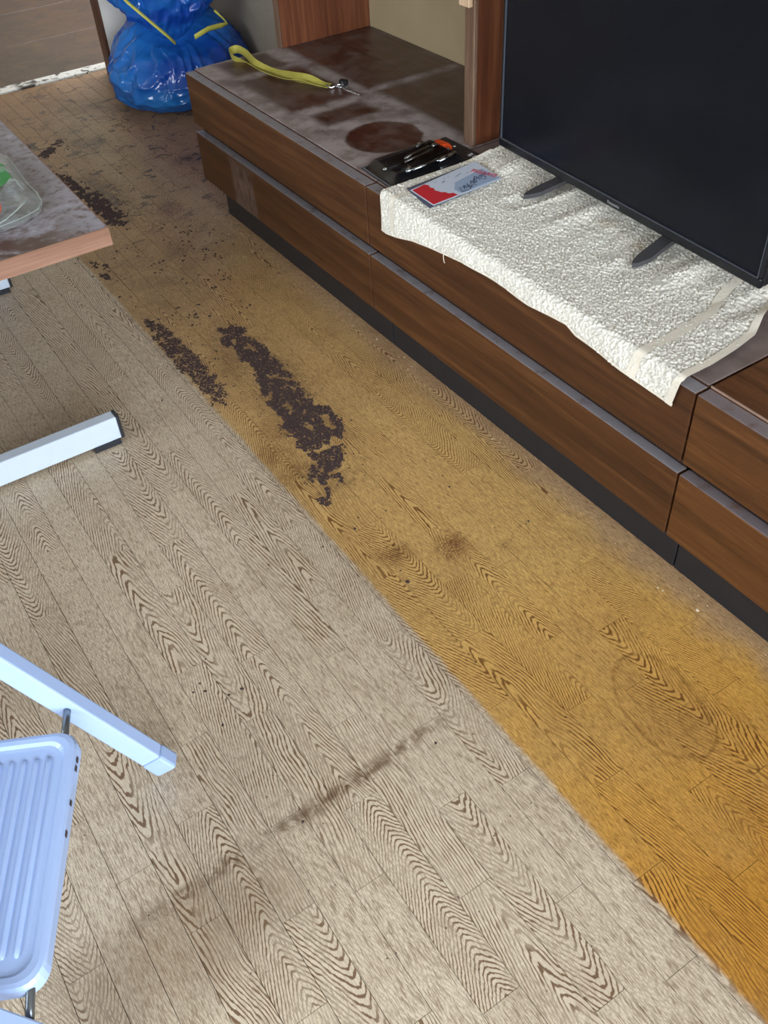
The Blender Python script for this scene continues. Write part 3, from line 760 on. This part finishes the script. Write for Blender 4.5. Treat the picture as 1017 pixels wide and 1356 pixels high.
# =================================================================== LANYARD
q = NT('yellow_webbing'); p = q.obj()
q.bump(q.noise(q.vmul(p, (700, 700, 700)), 1, 2), .4, .0005)
M_YEL = q.done(q.mix(q.noise(p, 60, 3), s2l((176, 167, 74)), s2l((150, 140, 56))), .75)
lan = root('lanyard', 'yellow webbing lanyard with metal clasp and chain on the dusty top', 'lanyard', (1.20, 2.4, .4005))
def ribbon(name, ctrl, width, mat, parent, n=60, th=.0012):
    """ctrl: (x, y, z, tilt) tilt 0 = flat, pi/2 = on edge"""
    C_ = np.array(ctrl, float); tt = np.linspace(0, 1, len(ctrl))
    def cr(t):
        f = t*(len(ctrl)-1); i = min(int(f), len(ctrl)-2); u = f-i
        p0, p1, p2, p3 = C_[max(i-1, 0)], C_[i], C_[i+1], C_[min(i+2, len(ctrl)-1)]
        return .5*((2*p1)+(-p0+p2)*u+(2*p0-5*p1+4*p2-p3)*u*u+(-p0+3*p1-3*p2+p3)*u**3)
    bm = bmesh.new(); rows = []
    for i in range(n+1):
        t = i/n; c = cr(t); g = cr(min(1, t+.01))-cr(max(0, t-.01)); T = Vector(g[:3]).normalized()
        side = T.cross(Vector((0, 0, 1))); side = side.normalized() if side.length > 1e-4 else Vector((1, 0, 0)); up = side.cross(T)
        w = (side*math.cos(c[3])+up*math.sin(c[3]))*width/2; nn = w.cross(T).normalized()*th/2
        p = Vector(c[:3])
        rows.append([bm.verts.new(p+w+nn), bm.verts.new(p-w+nn), bm.verts.new(p-w-nn), bm.verts.new(p+w-nn)])
    for a_, b_ in zip(rows, rows[1:]):
        for k in range(4): bm.faces.new((a_[k], a_[(k+1) % 4], b_[(k+1) % 4], b_[k]))
    bm.faces.new(rows[0]); bm.faces.new(rows[-1][::-1])
    return link(name, bm, mat, parent, smooth=False)
def lp(px, z, tilt): w = onz(px, .4005+z); return (w[0], w[1], .4005+z, tilt)
ribbon('strap', [lp((437, 113), .003, .1), lp((425, 111), .004, .3), lp((408, 104), .008, .9), lp((385, 99), .006, .5), lp((360, 94), .005, .4), lp((338, 84), .010, .9), lp((326, 71), .013, 1.3), lp((314, 65), .014, 1.5),
                 lp((304.5, 69), .012, 1.45), lp((310, 77), .009, 1.2), lp((326, 82), .006, .6), lp((350, 94), .007, .25), lp((378, 104), .008, .3), lp((400, 108), .006, .7), lp((420, 113), .004, .4), lp((436, 115), .003, .1)], .021, M_YEL, lan, 120)
def ch(px, z=.004): w = onz(px, .4005+z); return (w[0], w[1], w[2])
bm = bmesh.new(); tube(bm, [ch((433, 114)), ch((439, 116)), ch((444, 113.5)), ch((449, 112), .006), ch((454, 111), .006)], [.004, .0045, .0028, .003, .004], 8); link('clasp', bm, M_CHROME, lan, smooth=True)
a = Vector(ch((450, 113.5), .006)); bm = bmesh.new()
tube(bm, [a+Vector((.009*math.cos(t), .011*math.sin(t), 0)) for t in np.linspace(0, 2*math.pi, 20)], .0014, 6, cap=False); link('ring', bm, M_CHROME, lan, smooth=True)
bm = bmesh.new(); a = Vector(ch((455, 109), .008)); box(bm, -.007, .007, -.011, .011, -.007, .007, .002, Matrix.Translation(a) @ Matrix.Rotation(.5, 4, 'Z')); link('black_toggle', bm, M_TOOLB, lan)
pts = [ch((455, 115)), ch((459, 119.5)), ch((464, 121)), ch((469, 123)), ch((475.5, 125.5))]
for a, b in zip(pts, pts[1:]):
    a, b = Vector(a), Vector(b); m = (a+b)/2; d = (b-a)
    bm = bmesh.new(); side = Vector((-d.y, d.x, 0)).normalized()
    tube(bm, [m+d*.55*math.cos(t)+side*.0032*math.sin(t) for t in np.linspace(0, 2*math.pi, 14)], .0013, 5, cap=False); link('chain_link', bm, M_CHROME, lan, smooth=True)

# =================================================================== BLUE REFUSE BAG
q = NT('blue_film'); p = q.obj(); P = q.sep(p)
f = q.noise(q.vmul(p, (4, 4, 9)), 1, 4)
c = q.mix(q.ss(f, .35, .65), (.010, .07, .46), (.03, .24, .72))
c = q.mix(q.mul(q.inv(q.ss(P[2], .04, .16)), .6), c, (.02, .22, .50))  # cyan towards the base, the front highlight put into the film colour
q.done(c, .13, spec=.9)
tl = q.n('ShaderNodeBsdfTranslucent'); q.put(tl.inputs[0], q.mix(.5, c, (.03, .30, .9)))
mxs = q.n('ShaderNodeMixShader'); mxs.inputs[0].default_value = .30
q.l(q.b.outputs[0], mxs.inputs[1]); q.l(tl.outputs[0], mxs.inputs[2]); q.l(mxs.outputs[0], q.t.nodes['Material Output'].inputs[0])
M_BAG = q.m
M_TIE = plain('yellow_drawstring', (206, 202, 90), .5)
BC = (1.345, 3.53)
bag = root('refuse_bag', 'tied translucent blue refuse bag with yellow drawstring by the wall', 'bag', (*BC, 0))
def ridge(v): return 1-abs(v)*2
FRONT = math.atan2(-BC[1], -BC[0])
VV = [0, .04, .12, .25, .42, .60, .75, .88, 1]
def crumple(p, f, amp):
    a = mnoise.noise((p[0]*f, p[1]*f, p[2]*f)); b = mnoise.noise((p[0]*f*2.3+4, p[1]*f*2.3, p[2]*f*2.3))
    return amp*(ridge(a)*.6+ridge(b)*.3-.5)
def bag_body(u, v):
    th = u*2*math.pi; c, s = math.cos(th), math.sin(th)
    fr = .5+.5*math.cos(th-FRONT)
    zz = interp(v, VV, [.004, .003, .012, .05, .11, .175, .23, .275, .30])
    r = interp(v, VV, [.0, .14, .215, .255, .262, .240, .205, .165, .120])
    zz -= .085*fr**3*sstep(v, .5, 1); r -= .05*fr**2*sstep(v, .7, 1)
    n1 = mnoise.noise((c*1.6, s*1.6, v*2.2)); n2 = mnoise.noise((c*4.0, s*4.0, v*3.0+7)); n3 = mnoise.noise((th*4.6+n1*2.2, v*1.2+n1, 2.2))
    k = math.sin(min(1, v*1.02)*math.pi)**.7 if 0 < v < .98 else 0
    r *= 1+.07*n1*k+.03*n2*k
    r += (.006+.026*sstep(v, .35, .9))*(ridge(n3)-.3)*k
    r += crumple((c*.25+.3, s*.25, zz), 11, .030)*k
    zz += .014*n2*k
    return Vector((BC[0]+r*c, BC[1]+r*s*.92, max(.002, zz)))
bm = bmesh.new(); grid(bm, bag_body, 300, 150); bmesh.ops.remove_doubles(bm, verts=bm.verts, dist=1e-5); link('body', bm, M_BAG, bag, smooth=True)
def bag_top(u, v):
    th = u*2*math.pi; c, s = math.cos(th), math.sin(th)
    fr = .5+.5*math.cos(th-FRONT)
    r = interp(v, [0, .12, .3, .6, 1], [.118, .165, .200, .215, .20]); zz = .295+interp(v, [0, .12, .3, .6, 1], [0, .03, .10, .22, .36])
    zz -= .085*fr**3*(1-v*.6); r -= .05*fr**2*(1-sstep(v, 0, .5))
    n1 = mnoise.noise((th*2.0, v*1.5, 4.4)); n3 = mnoise.noise((c*3, s*3, v*4+1)); n4 = mnoise.noise((th*5.5+n1*2, v*1.6, 9.4))
    k = sstep(v, 0, .25)
    r *= 1+(.10*n1+.05*n3)*k; r += .026*(ridge(n4)-.4)*(.35+.65*k)
    r += crumple((c*.22, s*.22+.5, zz), 10, .05)*k
    return Vector((BC[0]+r*c, BC[1]+r*s*.85, zz+.02*n3*k))
bm = bmesh.new(); grid(bm, bag_top, 260, 110); bmesh.ops.remove_doubles(bm, verts=bm.verts, dist=1e-5); link('gathered_neck', bm, M_BAG, bag, smooth=True)
def bp(px, y): w = ony(px, y); return (w[0], w[1], max(.02, w[2]))
for pts in ([(163, -3, 3.34), (170, 4, 3.33), (182, 14, 3.32), (202, 31, 3.30), (220, 46, 3.29), (232, 57, 3.29)], [(284, 14, 3.33), (294, 23, 3.33), (301, 31, 3.33), (292, 34, 3.32), (276, 38, 3.31), (258, 49, 3.29)]):
    bm = bmesh.new(); tube(bm, [bp((a, b), c) for a, b, c in pts], .009, 8, flat=.4); link('drawstring', bm, M_TIE, bag, smooth=True)

# =================================================================== LOW TABLE AT LEFT
TZ = .50
q = NT('dusty_table_top'); p = q.pos(); P = q.sep(p)
n1 = q.noise(p, 12, 5, .7, .6); n2 = q.noise(p, 50, 4, .65)
cw = q.mix(q.noise(q.vmul(p, (3, 60, 30)), 1, 3), s2l((72, 53, 49)), s2l((98, 77, 71)))
du = q.ss(q.add(q.mul(n1, .75), q.mul(n2, .25)), .43, .60)
rim = q.mul(q.ss(P[0], .30, .41), q.ss(n2, .30, .55)); pt = q.mul(q.ss(n2, .58, .66), .9)
du = q.mx(q.mx(q.mul(du, .62), q.mul(rim, .62)), q.mul(pt, q.ss(n1, .40, .55)))
M_TTOP = q.done(q.mix(du, cw, s2l((186, 186, 198))), q.add(.30, q.mul(du, .4)))
M_TEDGE = wood('pinkish_beech_edge', (112, 78, 60), (140, 102, 82), (164, 126, 104), 'x', .5)
M_RAIL = plain('white_painted_steel', (196, 206, 218), .28, var=.04)
M_BLK = plain('black_plastic_glide', (36, 38, 44), .4)
tx = .4205; ty = 1.618
tb = root('low_table', 'dusty low table with beech edging on white steel base rails', 'table', (-.12, 2.1, 0))
TY1 = 2.75
bm = bmesh.new(); box(bm, -.68, tx, ty+.002, TY1, TZ-.034, TZ); link('table_top', bm, M_TTOP, tb)
bm = bmesh.new(); box(bm, -.68, tx, ty, ty+.002, TZ-.0345, TZ+.0004); link('edging', bm, M_TEDGE, tb)
bm = bmesh.new(); box(bm, tx, tx+.0018, ty, TY1, TZ-.0345, TZ+.0004); link('edging', bm, M_TEDGE, tb)
r1 = onz((148, 556), .066); rx = .342
for yy in (1.668, 2.478):
    bm = bmesh.new(); box(bm, -.62, rx, yy, yy+.030, .012, .068, .002); rl = link('base_rail', bm, M_RAIL, tb)
    bm = bmesh.new(); box(bm, rx, rx+.007, yy-.001, yy+.031, .010, .069, .002); link('end_cap', bm, M_BLK, tb)
    bm = bmesh.new(); box(bm, rx-.065, rx-.004, yy-.004, yy+.028, .0, .0125, .001); link('glide', bm, M_BLK, tb)
    bm = bmesh.new(); box(bm, -.615, -.555, yy-.002, yy+.030, .0, .0125, .001); link('glide', bm, M_BLK, tb)
    for lx in (-.19, -.14):
        pass
    bm = bmesh.new(); box(bm, -.17, -.11, yy+.003, yy+.027, .066, TZ-.034, .002); link('leg', bm, M_RAIL, tb)
bm = bmesh.new(); box(bm, -.16, -.12, 1.70, 2.48, .40, .44, .002); link('crossbar', bm, M_RAIL, tb)

# clear bag on the table
q = NT('crinkled_clear_film'); p = q.obj()
tr = q.n('ShaderNodeBsdfTransparent'); tr.inputs[0].default_value = (.93, .95, .93, 1)
q.done((.75, .80, .76), .18, spec=.8)
q.bump(q.noise(p, 60, 4, .7, 1.0), .8, .004)
lw = q.n('ShaderNodeLayerWeight'); lw.inputs[0].default_value = .45
mxs = q.n('ShaderNodeMixShader'); q.l(q.add(.10, q.mul(q.ma('POWER', lw.outputs['Facing'], 2.0), .65)), mxs.inputs[0]); q.l(tr.outputs[0], mxs.inputs[1]); q.l(q.b.outputs[0], mxs.inputs[2])
q.l(mxs.outputs[0], q.t.nodes['Material Output'].inputs[0]); M_FILM = q.m
pb = root('plastic_bag', 'clear crinkled plastic bag with green print on the dusty table', 'bag', (.20, 1.85, TZ))
ol = [onz(p, TZ+.012) for p in ((-60, 330), (0, 301), (30, 288), (52, 275), (55, 262), (40, 248), (24, 225), (12, 205), (-10, 195), (-60, 215))]
cx_ = sum(p[0] for p in ol)/len(ol); cy_ = sum(p[1] for p in ol)/len(ol)
def pbp(u, v):
    f = u*len(ol); i = int(f) % len(ol); j = (i+1) % len(ol); t = f-int(f)
    ex_, ey_ = lerp(ol[i][0], ol[j][0], t), lerp(ol[i][1], ol[j][1], t)
    xx, yy = lerp(cx_, ex_, v), lerp(cy_, ey_, v)
    h = .004+.028*(1-v**3)
    h *= 1+.5*mnoise.noise((xx*28, yy*28, 1.1)); h += .009*abs(mnoise.noise((xx*70, yy*70, 5)))*(1-v)
    return Vector((xx, yy, TZ+.001+max(.0005, h if v < .995 else .001)))
bm = bmesh.new(); grid(bm, pbp, 90, 30); bmesh.ops.remove_doubles(bm, verts=bm.verts, dist=1e-6); link('film', bm, M_FILM, pb, smooth=True)
def fold(pts, r_, name):
    bm = bmesh.new(); tube(bm, [tuple(onz(p, TZ+z)[:2])+(TZ+z,) for p, z in ((a, b) for a, b in pts)], r_, 6, flat=.35); link(name, bm, M_EDGEF, pb, smooth=True)
M_EDGEF = plain('white_film_highlight', (196, 204, 200), .2, spec=.8, Alpha=.55)  # folds and outline in pale colour, painting the film's bright highlights
fold([((-10, 302), .004), ((8, 290), .012), ((22, 278), .018), ((30, 270), .020), ((36, 262), .012)], [.001, .0035, .003, .0045, .001], 'film_fold_highlight')
fold([((0, 300), .002), ((30, 288), .003), ((50, 277), .004), ((55, 266), .006), ((48, 254), .007), ((36, 243), .006), ((24, 226), .006), ((8, 205), .004)], .0022, 'film_edge_highlight')
fold([((4, 213), .016), ((14, 226), .020), ((22, 240), .014), ((30, 250), .008)], [.001, .003, .003, .001], 'film_fold_highlight')
M_GRN = plain('green_print', (62, 150, 82), .5, var=.25, scale=120)
def patch(pxs, z, mat, name, parent):
    bm = bmesh.new(); cs = [onz(p, z) for p in pxs]
    prism(bm, [(c[0], c[1]) for c in cs], z, z+.0008); link(name, bm, mat, parent)
patch(((-30, 222), (3, 217), (16, 236), (-4, 250), (-30, 260)), TZ+.036, M_GRN, 'green_print', pb)
M_ORP = plain('orange_red_print', (214, 92, 66), .5, var=.2)
patch(((-30, 268), (0, 268), (2, 276), (0, 284), (-30, 292)), TZ+.030, M_ORP, 'red_print', pb)

# =================================================================== STEP STOOL
M_STOOL = plain('pale_blue_white_enamel', (166, 187, 226), .25, var=.03)
M_CAP = plain('pale_blue_foot_plastic', (156, 177, 216), .4, var=.03)
M_STEEL = plain('zinc_rod', (130, 136, 140), .3, .8)
st = root('step_stool', 'pale white enamelled step stool with ribbed tread', 'step stool', (-.1, .75, 0))
F0 = Vector((.092, .854, 0)); eD = Vector((-.453, -.892, 0)); sD = Vector((-.89, .453, 0))
ld = Vector((-.445, .300, .845)).normalized()
def frame(P, t, up_hint):
    a = t.cross(up_hint).normalized(); b = a.cross(t).normalized(); return Matrix((( a.x, b.x, t.x, P.x), (a.y, b.y, t.y, P.y), (a.z, b.z, t.z, P.z), (0, 0, 0, 1)))
def leg(P, d, length, name, parent):
    M4 = frame(P, d, eD)     # local x ~ horizontal perp, local y ~ along the tread edge, z along leg
    bm = bmesh.new(); box(bm, -.018, .018, -.0125, .0125, .035, length, .003, M4, 2); l_ = link(name, bm, M_STOOL, parent)
    bm = bmesh.new(); box(bm, -.0195, .0195, -.014, .014, .0, .036, .005, M4, 2); link('foot_cap', bm, M_CAP, l_)
    return l_
WL = .432
F1 = F0+eD*WL
lift = Vector((0, 0, .014))
leg(F0+lift, ld, .86, 'leg', st); leg(F1+lift, ld, .86, 'leg', st)
ld2 = Vector((-ld.x*.8, -ld.y*.8, ld.z)).normalized()
for P0 in (F0, F1):
    topP = P0+ld*.80
    b0 = topP-ld2*(topP.z/ld2.z)
    leg(b0+lift, ld2, .74, 'leg', st)
def tread(cz, c0, width, depth, name):
    """c0: centre of the outer edge; x' along eD, y' along sD"""
    Mt = Matrix(((eD.x, sD.x, 0, c0.x), (eD.y, sD.y, 0, c0.y), (0, 0, 1, cz), (0, 0, 0, 1)))
    bm = bmesh.new(); rr_ = .028; poly = []
    for (cx, cy, a0) in ((width/2-rr_, depth-rr_, 0), (-width/2+rr_, depth-rr_, 90), (-width/2+rr_, rr_, 180), (width/2-rr_, rr_, 270)):
        for k in range(7):
            a = math.radians(a0+k*15); poly.append((cx+rr_*math.cos(a), cy+rr_*math.sin(a)))
    def ring(sc, z):
        vs = []
        for x_, y_ in poly:
            vs.append(bm.verts.new((x_*(1-2*sc/width), (y_-depth/2)*(1-2*sc/depth)+depth/2, z)))
        return vs
    rs = [ring(-.002, -.022), ring(-.0015, -.006), ring(.001, -.001), ring(.006, .0), ring(.013, -.0005), ring(.017, -.004), ring(.022, -.0045)]
    n = len(poly)
    for A_, B_ in zip(rs, rs[1:]):
        for i in range(n): bm.faces.new((A_[i], A_[(i+1) % n], B_[(i+1) % n], B_[i]))
    bm.faces.new(rs[-1]); bm.faces.new(ring(.0, -.022)[::-1])
    bmesh.ops.transform(bm, matrix=Mt, verts=bm.verts)
    t_ = link(name, bm, M_STOOL, st, smooth=False)
    k = .034
    while k < depth-.03:
        bm = bmesh.new(); Lh = width/2-.034
        tube(bm, [(-Lh, k, -.0065), (-Lh+.004, k, -.0040), (-Lh+.012, k, -.0035), (Lh-.012, k, -.0035), (Lh-.004, k, -.0040), (Lh, k, -.0065)], [.0012, .0034, .0038, .0038, .0034, .0012], 8, flat=.8)
        bmesh.ops.transform(bm, matrix=Mt, verts=bm.verts); link('rib', bm, M_STOOL, t_, smooth=True)
        k += .0165
    return Mt, t_
zT = .20
ea = Vector(onz((104, 966), zT)); eb = Vector(onz((52, 1305), zT))
mid = (ea+eb)/2; wid = (eb-ea).length
mid.z = 0
tread(zT, Vector((mid.x, mid.y, 0)), wid, .21, 'tread')
M_CHIP = plain('rusty_chip', (70, 58, 58), .7)
for t_ in (.13, .17, .32, .45):
    bm = bmesh.new(); c = ea.lerp(eb, t_)-sD*.0022
    box(bm, -.0045+.002*R.random(), .004, -.0006, .0006, -.010, -.005, .0, Matrix(((eD.x, sD.x, 0, c.x), (eD.y, sD.y, 0, c.y), (0, 0, 1, zT), (0, 0, 0, 1)))); link('paint_chip', bm, M_CHIP, st)
c2 = F0+eD*WL/2+ld*.56; tread(.475+.02, Vector((c2.x+.06, c2.y-.03, 0)), wid, .24, 'tread')
for i, (px, P0) in enumerate((((87, 962), F0), ((41, 1296), F1))):
    a = Vector(onz(px, zT-.010)); tt = (zT+.012)/ld.z
    # nearest point on the leg at the same distance along the edge direction
    tgt = 91 if i == 0 else 36
    t_ = min(np.linspace(.05, .5, 200), key=lambda t: abs(proj(P0+lift+ld*t)[0]-tgt))
    side = eD if i == 0 else -eD
    b = P0+lift+ld*float(t_)+side*.010
    bm = bmesh.new(); tube(bm, [a+side*.02+Vector((0, 0, -.004)), a, a.lerp(b, .6), b], .0055, 10); link('rod', bm, M_STEEL, st, smooth=True)

# =================================================================== BLACK FOAM RESIDUE AND CRUMBS
M_RES = plain('dark_foam_flakes', (64, 48, 46), .85, var=.45, scale=60)
def inpoly(x, y, poly):
    c = False; n = len(poly); j = n-1
    for i in range(n):
        xi, yi = poly[i]; xj, yj = poly[j]
        if (yi > y) != (yj > y) and x < (xj-xi)*(y-yi)/(yj-yi)+xi: c = not c
        j = i
    return c
def edge_dist(x, y, poly):
    d = 1e9; n = len(poly)
    for i in range(n):
        x1, y1 = poly[i]; x2, y2 = poly[(i+1) % n]; dx, dy = x2-x1, y2-y1
        t = max(0, min(1, ((x-x1)*dx+(y-y1)*dy)/(dx*dx+dy*dy))); d = min(d, math.hypot(x-x1-t*dx, y-y1-t*dy))
    return d
def flake(bm, x, y, r, rnd, z=0.0):
    n = rnd.choice((5, 6, 7)); a0 = rnd.random()*6.28; st_ = rnd.uniform(.55, 1.3); an = rnd.random()*3.14
    h = rnd.uniform(.0004, .0011)*(1 if r < .004 else 1.4)
    lo, hi = [], []
    for k in range(n):
        rad_ = r*rnd.uniform(.6, 1.15); a = a0+k*6.2832/n
        ux, uy = rad_*math.cos(a)*st_, rad_*math.sin(a)
        px_, py_ = x+ux*math.cos(an)-uy*math.sin(an), y+ux*math.sin(an)+uy*math.cos(an)
        lo.append(bm.verts.new((px_, py_, z))); hi.append(bm.verts.new((x+(px_-x)*.75, y+(py_-y)*.75, z+h*rnd.uniform(.6, 1.3))))
    bm.faces.new(hi)
    for k in range(n): bm.faces.new((lo[k], lo[(k+1) % n], hi[(k+1) % n], hi[k]))
def residue(name, label, px_poly, count, rmin, rmax, seed, thr=-.25, soft=.012, sc=42):
    poly = [tuple(onz(p, 0)[:2]) for p in px_poly]; rnd = random.Random(seed)
    x0, x1 = min(p[0] for p in poly)-.02, max(p[0] for p in poly)+.02; y0, y1 = min(p[1] for p in poly)-.03, max(p[1] for p in poly)+.03
    bm = bmesh.new(); made = 0; tries = 0
    while made < count and tries < count*30:
        tries += 1
        x_, y_ = rnd.uniform(x0, x1), rnd.uniform(y0, y1)
        ins = inpoly(x_, y_, poly); d = edge_dist(x_, y_, poly); d = d if ins else -d
        pr = sstep(d, -.010, soft)
        nv = mnoise.noise((x_*sc, y_*sc*.7, seed))+.45*mnoise.noise((x_*sc*2.6, y_*sc*2, seed+3))
        if nv < thr+(.55-.55*pr): continue
        if rnd.random() > pr+.03: continue
        flake(bm, x_, y_, rmin+(rmax-rmin)*rnd.random()**2, rnd, 0.0); made += 1
    o = link(name, bm, M_RES); base_at(o)
    return tag(o, label, 'residue', kind='stuff')
residue('foam_residue', 'narrow streak of crumbled black residue beside the amber edge', [(190, 421), (213, 430), (240, 452), (265, 476), (288, 503), (300, 525), (299, 537), (285, 533), (262, 512), (240, 491), (222, 471), (205, 450)], 3400, .0009, .0034, 3, thr=-.28, soft=.008, sc=65)
residue('foam_residue', 'widest patch of crumbled black residue on the amber floor', [(288, 434), (322, 430), (331, 450), (350, 457), (376, 488), (404, 520), (440, 543), (456, 562), (452, 592), (456, 612), (444, 624), (420, 617), (395, 592), (370, 562), (350, 527), (335, 492), (310, 466), (292, 455)], 14000, .0008, .0032, 4, thr=-.27, soft=.010, sc=48)
residue('foam_residue', 'small tail of black residue below the widest patch', [(400, 622), (430, 612), (456, 615), (461, 634), (440, 650), (436, 668), (425, 675), (419, 662), (424, 646), (408, 634)], 800, .0009, .0034, 5, thr=-.05)
residue('foam_residue', 'black residue on the floor beside the table corner', [(70, 228), (95, 232), (120, 248), (150, 266), (174, 288), (168, 302), (142, 299), (112, 277), (88, 252)], 3400, .0016, .0055, 6, thr=-.22, soft=.03, sc=55)
residue('foam_residue', 'black residue scrap behind the table nearest the doorway', [(48, 207), (62, 196), (80, 184), (84, 188), (70, 203), (60, 210)], 260, .003, .008, 8, thr=-.3)
residue('foam_residue', 'black residue crumbs in front of the table corner', [(102, 342), (150, 352), (146, 372), (130, 368), (120, 352)], 200, .0015, .005, 9, thr=.02)
rnd = random.Random(21); bm = bmesh.new()
for k in range(150):
    px_ = (rnd.uniform(110, 330), rnd.uniform(270, 450)); w = onz(px_, 0)
    if w[0] < .57 or w[0] > .95 or mnoise.noise((w[0]*9, w[1]*7, 1)) < -.02: continue
    for j in range(rnd.choice((1, 2, 4))): flake(bm, w[0]+rnd.gauss(0, .010), w[1]+rnd.gauss(0, .014), rnd.uniform(.0018, .0055), rnd)
for k in range(90):
    px_ = (rnd.uniform(150, 700), rnd.uniform(430, 760)); w = onz(px_, 0)
    if .57 < w[0] < .96: flake(bm, w[0], w[1], rnd.uniform(.0010, .0024), rnd)
for p_ in ((511, 676), (427, 724), (401, 1088), (295, 960), (303, 920), (272, 915), (256, 917), (577, 984), (356, 748), (272, 873), (265, 905), (320, 912), (123, 366), (180, 406), (215, 530), (540, 770), (700, 690), (470, 700)):
    w = onz(p_, 0); flake(bm, w[0], w[1], rnd.uniform(.0022, .0042), rnd)
for k in range(70):
    px_ = (rnd.uniform(100, 900), rnd.uniform(560, 1300)); w = onz(px_, 0)
    if w[0] < .96: flake(bm, w[0], w[1], rnd.uniform(.0006, .0014), rnd)
o = link('floor_crumbs', bm, M_RES); base_at(o); tag(o, 'loose dark crumbs scattered across the vinyl floor', 'crumbs', kind='stuff')
# pale grit by the plinth
M_GRIT = plain('pale_grit', (214, 196, 168), .8)
bm = bmesh.new()
for k in range(60):
    y_ = rnd.uniform(.35, 2.5); flake(bm, 1.022-abs(rnd.gauss(0, .03)), y_, rnd.uniform(.0008, .0022), rnd)
for p_ in ((499, 449), (923, 808), (285, 288), (871, 778)):
    w = onz(p_, 0); flake(bm, w[0], w[1], .0035, rnd)
o = link('pale_grit', bm, M_GRIT); base_at(o); tag(o, 'pale grit and lint along the black plinth', 'grit', kind='stuff')
